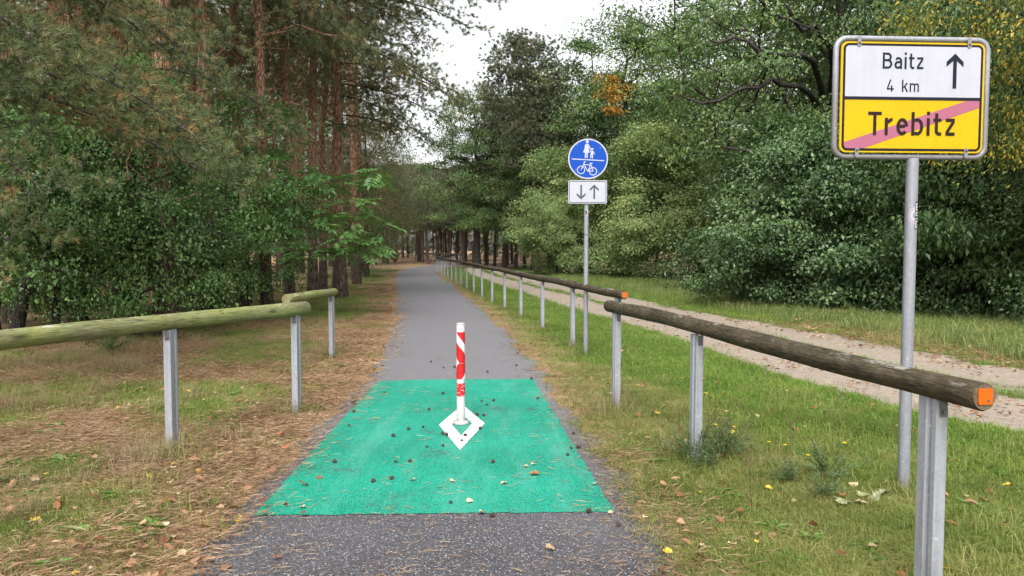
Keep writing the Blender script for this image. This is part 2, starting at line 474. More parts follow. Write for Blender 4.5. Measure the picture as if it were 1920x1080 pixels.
M['gr_lawn'] = leaf_mat('lawn_grass', [(0.0, (0.066, 0.131, 0.017)), (0.5, (0.147, 0.261, 0.040)), (0.85, (0.265, 0.356, 0.071)), (1.0, (0.529, 0.427, 0.159))], 0.3, 0.3, 0.5, 0.4, 0.9)
M['gr_dry'] = leaf_mat('verge_grass', [(0.0, (0.066, 0.105, 0.021)), (0.4, (0.166, 0.214, 0.046)), (0.7, (0.266, 0.270, 0.086)), (1.0, (0.400, 0.343, 0.159))], 0.25, 0.2, 0.6, 0.5, 1.4)
M['gr_tall'] = leaf_mat('tall_grass', [(0.0, (0.090, 0.135, 0.039)), (0.5, (0.179, 0.244, 0.072)), (0.85, (0.305, 0.314, 0.116)), (1.0, (0.538, 0.408, 0.180))], 0.25, 0.3, 0.5, 0.4, 1.0)
M['straw'] = leaf_mat('straw_grass', [(0.0, (0.144, 0.102, 0.054)), (0.5, (0.288, 0.210, 0.120)), (1.0, (0.432, 0.348, 0.216))], 0.2, 0.2, 0.6)
M['needle'] = leaf_mat('fallen_needles', [(0.0, (0.099, 0.058, 0.032)), (0.4, (0.223, 0.132, 0.072)), (0.75, (0.355, 0.237, 0.135)), (1.0, (0.466, 0.375, 0.255))], 0.1, 0.25, 0.5, 0.3, 2.0)
M['weed'] = leaf_mat('weed_leaves', [(0.0, (0.05, 0.12, 0.02)), (0.6, (0.12, 0.24, 0.04)), (1.0, (0.22, 0.34, 0.07))], 0.3)
M['greyweed'] = leaf_mat('grey_green_leaves', [(0.0, (0.053, 0.089, 0.032)), (0.6, (0.105, 0.158, 0.059)), (1.0, (0.189, 0.231, 0.091))], 0.25)
M['litter'] = leaf_mat('leaf_litter', [(0.0, (0.121, 0.052, 0.026)), (0.4, (0.264, 0.127, 0.060)), (0.75, (0.374, 0.230, 0.132)), (1.0, (0.572, 0.460, 0.288))], 0.15, 0.3, 0.5, 0.2)
for nm, c in (('pale', (0.56, 0.43, 0.28)), ('yellow', (0.68, 0.47, 0.05)), ('rust', (0.36, 0.13, 0.05)), ('palegreen', (0.36, 0.38, 0.22)), ('tan', (0.42, 0.27, 0.15))):
    s_ = NT('fallen_leaf_' + nm); n_ = s_.noise(60, 4, 0.6, s_.coord('Object'))
    s_.color(s_.ramp(n_, [(0.3, tuple(q * 0.65 for q in c)), (0.6, c)])).rough(0.6); M['fl_' + nm] = s_.m

# ------------------------------------------------------------------ ground and path lines
PATH = np.array([(-0.35, -8), (-0.38, 0), (-0.42, 3.5), (-0.5, 6.0), (-0.62, 8.7), (-0.95, 12), (-1.45, 16), (-2.45, 23), (-3.70, 31), (-4.85, 39), (-6.0, 47), (-6.7, 55), (-6.9, 62), (-6.1, 69), (-4.2, 75), (-1, 80), (5, 85), (14, 89), (30, 92)], float)
RUT1 = np.array([(12, 1.2), (8.0, 3.9), (6.2, 5.4), (4.85, 6.8), (4.2, 8.0), (3.78, 9.8), (3.28, 13.2), (2.72, 15.8), (1.98, 19.7), (0.78, 27.1), (-0.9, 37), (-2.5, 48), (-3.0, 58), (-1.5, 68), (4, 76), (18, 82)], float)
RUT2 = np.array([(12, 3.6), (8.8, 6.0), (7.0, 7.5), (5.9, 9.1), (5.35, 11), (4.95, 13.2), (4.25, 16.2), (3.5, 19.9), (2.25, 27.3), (0.6, 37), (-0.9, 48), (-1.4, 58), (0, 66.5), (5, 74), (18, 80)], float)
def smooth_line(P, it=2):
    for _ in range(it):
        Q = [P[0]]
        for a, b in zip(P[:-1], P[1:]):
            Q += [a * 0.75 + b * 0.25, a * 0.25 + b * 0.75]
        Q.append(P[-1]); P = np.array(Q)
    return P
PATHS, RUT1S, RUT2S = smooth_line(PATH), smooth_line(RUT1), smooth_line(RUT2)

def sdist(x, y, L):
    """signed distance to a line; positive on its right side"""
    x = np.asarray(x, float).ravel(); y = np.asarray(y, float).ravel()
    best = np.full(x.shape, 1e9); sg = np.zeros(x.shape)
    for a, b in zip(L[:-1], L[1:]):
        d = b - a; l2 = d @ d
        t = np.clip(((x - a[0]) * d[0] + (y - a[1]) * d[1]) / l2, 0, 1)
        px = a[0] + t * d[0] - x; py = a[1] + t * d[1] - y
        q = np.hypot(px, py); m = q < best
        best = np.where(m, q, best)
        cr = d[1] * (x - a[0]) - d[0] * (y - a[1])
        sg = np.where(m, np.sign(cr), sg)
    return best * np.where(sg == 0, 1, sg)

def path_hw(y):
    return np.interp(y, [0, 4, 8.7, 16, 24, 60], [1.12, 1.13, 1.0, 0.96, 1.05, 1.1])

def height(x, y):
    x = np.asarray(x, float); y = np.asarray(y, float); sh = x.shape
    xr, yr = x.ravel(), y.ravel()
    dp = np.abs(sdist(xr, yr, PATHS)) - path_hw(yr)
    e = dp + (vnoise(xr, yr, 0.35, 3) - 0.5) * 0.34
    side = sstep(-0.10, 0.14, e)
    z = -0.035 + side * 0.05 + side * (vnoise(xr, yr, 0.9, 11, 4) - 0.5) * 0.05
    z += sstep(0.2, 2.5, dp) * (vnoise(xr, yr, 6, 21) - 0.5) * 0.14
    for L in (RUT1S, RUT2S):
        z -= 0.035 * (1 - sstep(0.25, 0.7, np.abs(sdist(xr, yr, L))))
    return z.reshape(sh)

def hz(x, y):
    return float(height(np.array([x]), np.array([y]))[0])

def zones(x, y):
    """needle litter, green grass, bare sand weights"""
    dp = sdist(x, y, PATHS); hw = path_hw(y)
    r1 = np.abs(sdist(x, y, RUT1S)); r2 = sdist(x, y, RUT2S); ar2 = np.abs(r2)
    left = dp < 0
    n1 = vnoise(x, y, 1.3, 5); n2 = vnoise(x, y, 0.5, 8)
    edge = np.clip(1.15 - (np.abs(dp) - hw) / 0.42, 0, 1)
    lw = np.where(left, np.clip(1.0 - (-dp - hw) * 0.05 + 0.5 * (1 - sstep(0.4, 1.6, -dp - hw)) - sstep(7, 13, y) * 0.42 * (1 - sstep(3.2, 4.5, -dp)) - 0.95 * sstep(0.42, 0.66, n1), 0, 1), 0)
    lw = np.maximum(lw, np.where(left, 0.95 * sstep(-6.5, -8.5, dp), 0))
    rr = np.where(~left, edge * (0.45 + 0.8 * n1), 0)
    forest = sstep(52, 66, y) * 0.8
    rl = np.where(r2 > 0, sstep(0.3, 0.9, r2) * (1 - sstep(1.6, 2.6, r2)) * (0.3 + 0.6 * n2) * (1 - sstep(13, 19, y)), 0)
    outer_litter = sstep(4.0, 5.5, r2)  # litter weight on the ground well right of the track
    needle = np.clip(np.maximum.reduce([lw, np.where(left, edge, 0), rr, forest, rl, outer_litter]), 0, 1)
    lawn = np.where(left, 0.55 * n1 + 0.25 * sstep(10, 20, y), np.clip(sstep(0.9, 1.9, dp - hw + (n1 - .5) * 1.2 + 0.8 * sstep(6, 12, y)) * 0.95 - 0.6 * sstep(7.0, 4.4, y) * (1 - sstep(3.5, 4.5, dp)) * (0.5 + n2), 0, 1))
    w1 = np.interp(y, [5, 6.8, 8.2, 14, 30, 50], [1.0, 0.80, 0.60, 0.56, 0.52, 0.5])
    sand = np.maximum(1 - sstep(w1 - 0.12, w1 + 0.2, r1 + (n2 - .5) * 0.3), (1 - sstep(0.4, 0.85, ar2 + (n2 - .5) * 0.4)))
    sand = np.maximum(sand, np.where((y < 9) & (dp > 0), 0.8 * (1 - sstep(0.9, 1.6, ar2)) * (0.35 + n1), 0))
    return needle, lawn, np.clip(sand, 0, 1)

def axis(segs):
    out = []
    for a, b, st in segs:
        out += list(np.arange(a, b, st))
    out.append(segs[-1][1])
    return np.array(out)
gx = axis([(-420, -60, 40), (-60, -16, 4), (-16, -5, 0.4), (-5, 5, 0.11), (5, 11, 0.25), (11, 16, 0.8), (16, 60, 4), (60, 420, 40)])
gy = axis([(-420, -30, 40), (-30, 0, 3), (0, 2.4, 0.3), (2.4, 12, 0.11), (12, 30, 0.25), (30, 62, 0.5), (62, 110, 2), (110, 430, 40)])
GX, GY = np.meshgrid(gx, gy)
GZ = height(GX, GY)
nx, ny = len(gx), len(gy)
idx = np.arange(nx * ny).reshape(ny, nx)
GF = np.stack([idx[:-1, :-1].ravel(), idx[:-1, 1:].ravel(), idx[1:, 1:].ravel(), idx[1:, :-1].ravel()], 1)
zn = np.stack(zones(GX.ravel(), GY.ravel()), 1)
ground = obj('ground', mesh_np('ground', np.stack([GX.ravel(), GY.ravel(), GZ.ravel()], 1), [GF], [M['ground']], {'zone': zn}, smooth=True))
tag(ground, kind='structure')

# asphalt path: a sheet following the line, a little wider than what shows; the verge soil laps over its edges
P2 = smooth_line(PATH, 3)
T2 = np.gradient(P2, axis=0); T2 /= np.linalg.norm(T2, axis=1, keepdims=True)
N2 = np.stack([T2[:, 1], -T2[:, 0]], 1)
cols = np.linspace(-1.3, 1.3, 9)
pv = []
for i in range(len(P2)):
    for c in cols:
        p = P2[i] + N2[i] * c
        pv.append((p[0], p[1], 0.0))
k = len(cols)
pf = np.array([(i * k + j, i * k + j + 1, (i + 1) * k + j + 1, (i + 1) * k + j) for i in range(len(P2) - 1) for j in range(k - 1)])
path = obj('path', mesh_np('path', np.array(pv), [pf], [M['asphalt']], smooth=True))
tag(path, kind='structure')

# green surface and white diamond around the bollard
def flat(name, poly, z, m, holes=None):
    b = MB()
    b.add([(x, y, z) for x, y in poly], [list(range(len(poly)))])
    return b.build(name, m)
gpoly = [(-1.50, 4.25), (0.60, 4.31), (0.25, 8.77), (-1.05, 8.72), (-1.53, 8.62), (-1.56, 8.3)]
rg0 = np.random.default_rng(4); gq = []
for i in range(len(gpoly)):
    a_ = np.array(gpoly[i]); b_ = np.array(gpoly[(i + 1) % len(gpoly)]); m_ = max(2, int(np.linalg.norm(b_ - a_) / 0.035))
    for j in range(m_):
        gq.append(tuple(a_ + (b_ - a_) * j / m_ + rg0.normal(size=2) * 0.0045))
gpoly = gq
gp = flat('green_surface', gpoly, 0.004, M['green'])
tag(gp, 'turquoise green coated rectangle across the asphalt path under the bollard', 'road marking')
cxd, cyd = -0.443, 6.47
db = MB()
oq = [(-0.398, 5.63), (-0.240, 6.51), (-0.490, 7.30), (-0.640, 6.45)]
iq = [(-0.418, 6.08), (-0.350, 6.50), (-0.470, 6.86), (-0.527, 6.46)]
db.add([(x, y, 0.008) for x, y in oq + iq], [(i, (i + 1) % 4, (i + 1) % 4 + 4, i + 4) for i in range(4)])
tag(db.build('diamond_marking', M['wpaint']), 'white painted diamond outline on the green surface round the bollard foot', 'road marking')

# ------------------------------------------------------------------ plants: generators
rng = np.random.default_rng(7)
def unit(v):
    return v / (np.linalg.norm(v, axis=-1, keepdims=True) + 1e-9)

def leaf_geo(P, D, N, L, W, fold=0.18, curl=0.12, rg=rng):
    """folded rhombic leaves: base, right, tip, left -> two faces"""
    n = len(P)
    D = unit(D); S = unit(np.cross(D, N)); U = np.cross(S, D)
    L = np.broadcast_to(L, (n,))[:, None]; W = np.broadcast_to(W, (n,))[:, None]
    base = P; tip = P + D * L - U * L * curl
    mid = P + D * L * 0.45
    r = mid + S * W * 0.5 + U * W * fold; l = mid - S * W * 0.5 + U * W * fold
    V = np.stack([base, r, tip, l], 1).reshape(-1, 3)
    i = np.arange(n) * 4
    F = np.concatenate([np.stack([i, i + 1, i + 2], 1), np.stack([i, i + 2, i + 3], 1)])
    return V, F, np.repeat(rg.random(n), 4)

def leaf6_geo(P, D, N, L, W, rg=rng):
    n = len(P); D = unit(D); S = unit(np.cross(D, N)); U = np.cross(S, D)
    L = np.broadcast_to(L, (n,))[:, None]; W = np.broadcast_to(W, (n,))[:, None]
    c1, c2 = 0.25 * (rg.random((n, 1)) - 0.2), 0.3 * (rg.random((n, 1)) - 0.2)
    V = np.stack([P, P + D * L * .3 + S * W * .46 + U * W * c1, P + D * L * .68 + S * W * .42 + U * W * c2, P + D * L - U * L * .1,
                  P + D * L * .68 - S * W * .42 + U * W * c1, P + D * L * .3 - S * W * .46 + U * W * c2], 1).reshape(-1, 3)
    i = np.arange(n) * 6
    F = np.concatenate([np.stack([i, i + 1, i + 2], 1), np.stack([i, i + 2, i + 3], 1), np.stack([i, i + 3, i + 4], 1), np.stack([i, i + 4, i + 5], 1)])
    return V, F, np.repeat(rg.random(n), 6)

def needle_geo(P, D, per, L, W, spread=0.8, shoot=0.0, rg=rng):
    """per needles in a tuft at each P, pointing about D; one triangle each"""
    n = len(P)
    Pd = np.repeat(P, per, 0); Dd = np.repeat(unit(D), per, 0)
    nd = unit(Dd + spread * unit(rg.normal(size=(n * per, 3))))
    if shoot: Pd = Pd - Dd * rg.random((n * per, 1)) * shoot
    s = unit(np.cross(nd, rg.normal(size=(n * per, 3))))
    l = L * (0.7 + 0.5 * rg.random((n * per, 1)))
    V = np.stack([Pd - s * W / 2, Pd + s * W / 2, Pd + nd * l], 1).reshape(-1, 3)
    F = np.arange(n * per * 3).reshape(-1, 3)
    tuft = np.repeat(rg.random(n), per)
    r = np.clip(0.65 * tuft + 0.35 * rg.random(n * per), 0, 1)
    return V, F, np.repeat(r, 3)

def grow(trunk, clumps, rg, step=0.7, jit=0.10, down=0.8, rise=0.12):
    """nodes joined to the nearest part of the tree grown so far"""
    pos = [np.array(p, float) for p in trunk]; par = list(range(-1, len(trunk) - 1))
    arr = np.zeros((len(trunk) + len(clumps) * 14 + 10, 3)); arr[:len(pos)] = pos; n = len(pos)
    ends = []
    ax = np.array(trunk)
    order = np.argsort([np.min(np.linalg.norm(ax - c, axis=1)) for c in clumps])
    start = max(1, len(trunk) // 4)
    for ci in order:
        c = clumps[ci]
        d = np.linalg.norm(arr[start:n] - c, axis=1) + down * np.maximum(0, arr[start:n, 2] - c[2] + 0.1)
        j = int(np.argmin(d)) + start
        a = arr[j].copy(); v = c - a; Ld = np.linalg.norm(v); m = min(12, max(1, int(Ld / step)))
        prev = j
        for q in range(1, m + 1):
            t = q / m
            p = a + v * t + np.array([0, 0, rise * Ld * math.sin(math.pi * t)])
            if q < m: p = p + rg.normal(size=3) * jit * step
            if n >= len(arr): arr = np.concatenate([arr, np.zeros((2000, 3))])
            arr[n] = p; par.append(prev); prev = n; n += 1
        ends.append((prev, ci))
    return arr[:n], np.array(par), ends

def limb_mesh(name, pos, par, ntrunk, r_tip, r_max, mat, sides=5, min_r=0.0, power=0.5):
    n = len(pos); cnt = np.zeros(n)
    child = np.zeros(n, int)
    for i in range(n):
        if par[i] >= 0: child[par[i]] += 1
    for i in range(n - 1, -1, -1):
        if child[i] == 0: cnt[i] = 1
        if par[i] >= 0: cnt[par[i]] += cnt[i]
    rad = np.minimum(r_max, r_tip * np.maximum(cnt, 1) ** power)
    e = np.array([i for i in range(ntrunk, n) if rad[i] >= min_r])
    a = pos[par[e]]; b = pos[e]; d = unit(b - a)
    b = b + d * 0.01
    ra = np.minimum(rad[par[e]], rad[e] * 1.35); rb = rad[e]
    ref = np.where(np.abs(d[:, 2:3]) < 0.9, np.array([[0, 0, 1.0]]), np.array([[1.0, 0, 0]]))
    u = unit(np.cross(d, ref)); w = np.cross(u, d)
    t = 2 * math.pi * np.arange(sides) / sides
    ring = u[:, None, :] * np.cos(t)[None, :, None] + w[:, None, :] * np.sin(t)[None, :, None]
    V = np.concatenate([a[:, None, :] + ring * ra[:, None, None], b[:, None, :] + ring * rb[:, None, None]], 1).reshape(-1, 3)
    i0 = np.arange(len(e))[:, None] * 2 * sides
    j = np.arange(sides)[None, :]; j2 = (j + 1) % sides
    F = np.stack([(i0 + j).ravel(), (i0 + j2).ravel(), (i0 + sides + j2).ravel(), (i0 + sides + j).ravel()], 1)
    return mesh_np(name, V, [F], [mat], smooth=True)

def trunk_mesh(name, pts, rad, mat, sides=10, flare=1.5):
    P = np.array(pts, float); r = np.array(rad, float)
    V, F, caps = tube_np(P, r, sides)
    V = np.array(V)
    return mesh_np(name, V, [np.array(F)], [mat], smooth=True)

def line_trunk(h, lean=(0, 0), n=9, wob=0.08, rg=rng, z0=-0.15):
    t = np.linspace(0, 1, n)
    P = np.stack([lean[0] * t ** 1.3, lean[1] * t ** 1.3, z0 + (h - z0) * t], 1)
    P[1:, :2] += rg.normal(size=(n - 1, 2)) * wob * np.minimum(1, t[1:, None] * 3)
    return P

def envelope(rg, n, H, z0, rad, shape='round', lobes=0.25, shell=0.45, lean=(0, 0), flat=None):
    """points inside an uneven crown, most of them near its outside"""
    out = []
    ph = rg.random(6) * 6.28
    while len(out) < n:
        u = rg.random(); z = z0 + (H - z0) * u
        if shape == 'round': pr = math.sqrt(max(0.02, 1 - (2 * u - 0.9) ** 2 / 1.25))
        elif shape == 'dome': pr = math.sqrt(max(0.03, 1 - u ** 2.2)) * (0.86 + 0.14 * min(1, u * 5))
        elif shape == 'cone': pr = max(0.08, (1 - u) ** 0.75)
        elif shape == 'umbrella': pr = math.sin(math.pi * min(1, 0.22 + 0.78 * u)) ** 0.7
        else: pr = 1
        a = rg.random() * 2 * math.pi
        lob = 1 + lobes * (math.sin(2 * a + ph[0] + u * 3) * 0.5 + math.sin(3 * a + ph[1] - u * 5) * 0.5 + math.sin(5 * a + ph[2] + u * 7) * 0.35)
        R0 = rad * pr * lob
        q = rg.random() ** shell
        if rg.random() > (0.25 + 0.75 * pr): continue
        out.append((lean[0] * u + R0 * q * math.cos(a), lean[1] * u + R0 * q * math.sin(a), z))
    return np.array(out)

def broadleaf_parts(seed, H, z0, rad, mats, nclump=120, per=220, cl=0.8, L=0.09, W=0.055, shape='round', r_trunk=0.2, lean=(0, 0), lobes=0.3, shell=0.45, limbs=True, stems=1, droop=0.5, trunk_top=0.75, min_r=0.006, sub=None, flatn=0.55, r_tip=0.007, up=0.9):
    rg = np.random.default_rng(seed)
    C = envelope(rg, nclump, H, z0, rad, shape, lobes, shell, lean)
    T = line_trunk(H * trunk_top, (lean[0] * trunk_top, lean[1] * trunk_top), 9, 0.05 * H / 6, rg)
    meshes = {}
    pos, par, ends = grow(T, list(C), rg, step=max(0.35, cl * 0.8))
    rt = np.interp(np.linspace(0, 1, len(T)), [0, 0.06, 0.3, 1], [1.5, 1.05, 0.9, 0.25]) * r_trunk
    meshes['trunk'] = trunk_mesh('trunk', T, rt, mats[0])
    if limbs: meshes['limbs'] = limb_mesh('limbs', pos, par, len(T), r_tip, r_trunk * 0.6, mats[0], 5, min_r)
    Pp = []; Cn = []; Sz = []
    for e, ci in ends:
        s = cl * (0.6 + 0.8 * rg.random())
        k = int(per * (0.55 + 0.9 * rg.random()))
        g = rg.normal(size=(k, 3)) * np.array([s, s, s * flatn]) * 0.55
        Pp.append(pos[e] + g)
        o_ = pos[e] - np.array([lean[0] * .5, lean[1] * .5, (H + z0) / 2]); o_ = o_ / (np.linalg.norm(o_) + 1e-6)
        cn = np.array([0, 0, up]) + o_ * 0.5 + rg.normal(size=3) * 0.38
        Cn.append(np.repeat(cn[None], k, 0)); Sz.append(np.full(k, 0.75 + 0.5 * rg.random()))
    Pp = np.concatenate(Pp); Cn = np.concatenate(Cn); Sz = np.concatenate(Sz)
    n = len(Pp)
    cen = np.array([lean[0] * .5, lean[1] * .5, (H + z0) / 2])
    outw = unit(Pp - cen)
    D = unit(outw * 0.6 + rg.normal(size=(n, 3)) * 0.8 + np.array([0, 0, -droop]))
    N = unit(rg.normal(size=(n, 3)) * 0.42 + Cn)
    lw = (0.55 + 0.75 * rg.random(n)) * Sz
    V, F, r = leaf_geo(Pp, D, N, L * lw, W * lw, rg=rg)
    keep = V.reshape(-1, 4, 3)[:, :, 2].min(1) > 0.03
    V = V.reshape(-1, 4, 3)[keep].reshape(-1, 3); r = r.reshape(-1, 4)[keep].ravel(); m = int(keep.sum())
    i = np.arange(m) * 4
    F = np.concatenate([np.stack([i, i + 1, i + 2], 1), np.stack([i, i + 2, i + 3], 1)])
    meshes['crown'] = mesh_np('crown', V, [F], [mats[1]], {'rnd': r})
    return meshes

def make_tree(name, label, cat, meshes, loc, rz=0.0, sc=1.0, group=None):
    t = thing(name, label, cat, loc, rz, group)
    t.scale = (sc,) * 3 if not isinstance(sc, tuple) else sc
    for k in ('trunk', 'limbs', 'crown'):
        if k in meshes: obj(k, meshes[k], t)
    return t

def pine_parts(seed, H, z0, rad, n=170, tufts=9, per=16, L=0.13, W=0.008, r_trunk=0.18, lean=(0, 0), shape='umbrella', mat=None, dead=10, cs=0.42, shell=0.5, lobes=0.4, sides=10, bark='bark_pine'):
    rg = np.random.default_rng(seed)
    C = envelope(rg, n, H, z0, rad, shape, lobes, shell, lean)
    C[:, 2] += 0.10 * np.hypot(C[:, 0], C[:, 1])
    T = line_trunk(H * 0.97, lean, 12, 0.05, rg)
    pos, par, ends = grow(T, list(C), rg, step=0.6, down=0.3, rise=-0.06, jit=0.16)
    m = {}
    rt = np.interp(np.linspace(0, 1, len(T)), [0, 0.05, 0.5, 1], [1.3, 1.0, 0.75, 0.15]) * r_trunk
    m['trunk'] = trunk_mesh('trunk', T, rt, M[bark], sides)
    # bare dead branches below the crown
    if dead:
        D = []
        for i in range(dead):
            h = z0 * (0.35 + 0.65 * rg.random()); a = rg.random() * 6.28; l = rad * (0.25 + 0.5 * rg.random())
            D.append((lean[0] * h / H + l * math.cos(a), lean[1] * h / H + l * math.sin(a), h - 0.25 * l * rg.random()))
        p2, q2, _ = grow(T, D, rg, step=0.5, rise=0.05, jit=0.14, down=-0.1)
        off = len(pos) - len(T)
        par2 = np.where(q2 >= len(T), q2 + off, q2)
        pos = np.concatenate([pos, p2[len(T):]]); par = np.concatenate([par, par2[len(T):]])
    m['limbs'] = limb_mesh('limbs', pos, par, len(T), 0.009, r_trunk * 0.45, M[bark], 5, 0.0)
    P = []; D = []
    for e, ci in ends:
        k = max(2, int(tufts * (0.5 + rg.random())))
        o = rg.normal(size=(k, 3)) * cs * np.array([1, 1, 0.45])
        P.append(pos[e] + o)
        out = np.array([pos[e][0] - lean[0] * .7, pos[e][1] - lean[1] * .7, 0.0]); out /= (np.linalg.norm(out) + 1e-6)
        D.append(unit(out + 0.7 * rg.normal(size=(k, 3)) + np.array([0, 0, 0.25])))
    V, F, r = needle_geo(np.concatenate(P), np.concatenate(D), per, L, W, 0.85, L * 0.6, rg)
    m['crown'] = mesh_np('crown', V, [F], [mat or M['nd_far']], {'rnd': r})
    return m

# ------------------------------------------------------------------ bollard
def mk_stripe(name, kind):
    s = NT(name)
    co = s.coord('Object'); sx = s.new('ShaderNodeSeparateXYZ'); s.l.new(co, sx.inputs[0])
    n = s.noise(40, 5, 0.7, co)
    red = s.mix(n, (0.40, 0.010, 0.014), (0.50, 0.02, 0.022))
    white = s.mix(n, (0.55, 0.55, 0.58), (0.64, 0.64, 0.66))
    ang = s.math('ARCTAN2', sx.outputs[0], s.math('MULTIPLY', sx.outputs[1], -1.0))   # 0 at the front, + to the right
    if kind == 'diag':      # wide slanting bands, white one falling to the right; mirrored on the lower sleeve
        v = s.math('ADD', sx.outputs[2], s.math('MULTIPLY', ang, 0.047))
        f = s.math('FRACT', s.math('DIVIDE', s.math('ADD', v, 0.0085), 0.225))
        c = s.mix(s.math('GREATER_THAN', f, 0.64), red, white)
    elif kind == 'diag2':
        v = s.math('SUBTRACT', sx.outputs[2], s.math('MULTIPLY', ang, 0.052))
        w1 = s.math('GREATER_THAN', v, 0.165); w2 = s.math('LESS_THAN', v, -0.015)
        c = s.mix(s.math('MAXIMUM', w1, w2), red, white)
    else:
        sc = s.noise(28, 5, 0.75, s.coord('Object', (1, 1, 2.2)))
        c = s.mix(s.mask(sc, 0.555, 0.60), red, white)
    s.color(c).rough(0.35)
    return s.m
s_ = NT('bollard_white'); n_ = s_.noise(9, 5, 0.7, s_.coord('Object', (1, 1, 0.5)))
sx_ = s_.new('ShaderNodeSeparateXYZ'); s_.l.new(s_.coord('Object'), sx_.inputs[0])
wv_ = s_.ramp(n_, [(0.3, (0.42, 0.42, 0.41)), (0.5, (0.50, 0.50, 0.50)), (0.7, (0.56, 0.56, 0.56))])
g1_ = s_.math('MULTIPLY', s_.mask(s_.math('ADD', sx_.outputs[2], s_.math('MULTIPLY', s_.noise(30, 4, 0.7, s_.coord('Object')), 0.22)), 0.24, 0.10), 0.6)
g2_ = s_.math('MULTIPLY', s_.mask(s_.noise(22, 5, 0.75, s_.coord('Object', (1, 1, 2.5))), 0.60, 0.66), 0.55)
s_.color(s_.mix(s_.math('MAXIMUM', g1_, g2_), wv_, (0.17, 0.15, 0.12))).rough(0.5); M['bol_w'] = s_.m
HB = 0.885; rb = 0.0365
bo = thing('bollard', 'white post with red diagonal stripes standing on the green surface', 'bollard', (-0.45, 6.51, 0.008))
b = MB(); b.tube([(0, 0, 0.0), (0, 0, 0.4), (0, 0, HB - 0.012), (0, 0, HB - 0.003)], [rb, rb, rb, rb * 0.9], 28)
b.build('post', M['bol_w'], bo)
b = MB(); b.tube([(0, 0, 0), (0, 0, 0.012), (0, 0, 0.022), (0, 0, 0.026)], [0.070, 0.070, 0.060, 0.042], 28); b.build('base_flange', M['bol_w'], bo)
b = MB(); b.tube([(0, 0, 0), (0, 0, 0.010), (0, 0, 0.013)], [rb + .002, rb + .002, rb - .006], 28); b.build('cap', M['bol_w'], bo, (0, 0, HB - 0.010))
def sleeve(name, z0, z1, mat, r=rb + 0.0015):
    b = MB(); h = z1 - z0
    b.tube([(0, 0, 0), (0, 0, h / 2), (0, 0, h)], r, 40); return b.build(name, mat, bo, (0, 0, z0))
fz = lambda f: HB * (1 - f)
sleeve('striped_sleeve', fz(0.393), fz(0.085), mk_stripe('diagonal_bands', 'diag'))
sleeve('striped_sleeve', fz(0.553), fz(0.396), mk_stripe('diagonal_bands_lower', 'diag2'))
sleeve('worn_band', fz(0.723), fz(0.594), mk_stripe('worn_red_band', 'pale_mix'))

# ------------------------------------------------------------------ railings
def sigma_post_mesh(h, name='post'):
    """cold-rolled sigma profile of 4 mm steel: web with a bead, two flanges, lips"""
    pl = [(0.050, -0.016), (0.050, -0.030), (0.0, -0.030), (0.0, -0.012), (0.016, -0.004), (0.016, 0.018), (0.0, 0.026), (0.0, 0.068), (0.050, 0.068), (0.050, 0.054)]
    pl = [(x - 0.025, y - 0.02) for x, y in pl]
    t = 0.004; b = MB()
    P = [Vector(p) for p in pl]; n = len(P); A = []; B = []
    for i in range(n):
        d1 = (P[i] - P[i - 1]).normalized() if i else (P[1] - P[0]).normalized()
        d2 = (P[i + 1] - P[i]).normalized() if i < n - 1 else d1
        tt = (d1 + d2).normalized(); nn = Vector((-tt.y, tt.x)); c = max(0.5, nn.dot(Vector((-d1.y, d1.x))))
        A.append(P[i] + nn * t / 2 / c); B.append(P[i] - nn * t / 2 / c)
    z0 = -0.12
    vs = []
    for z in (z0, h):
        vs += [(p.x, p.y, z) for p in A] + [(p.x, p.y, z) for p in B]
    m = 2 * n
    fs = []
    for i in range(n - 1):
        fs += [(i, i + 1, m + i + 1, m + i), (n + i, m + n + i, m + n + i + 1, n + i + 1),
               (m + i, m + i + 1, m + n + i + 1, m + n + i)]
    fs += [(0, m, m + n, n), (n - 1, 2 * n - 1, m + 2 * n - 1, m + n - 1)]
    b.add(vs, fs)
    return b.mesh(name, [M['galv']])
POST = sigma_post_mesh(0.93)
bm_ = MB(); bm_.box((0, 0, 0), (0.005, 0.034, 0.07)); bm_.tube([(0.003, 0, -0.012), (0.013, 0, -0.012)], 0.011, 6); bm_.tube([(0.002, 0.009, 0.022), (0.006, 0.009, 0.022)], 0.004, 8)
BRK = bm_.mesh('bracket', [M['steel']])
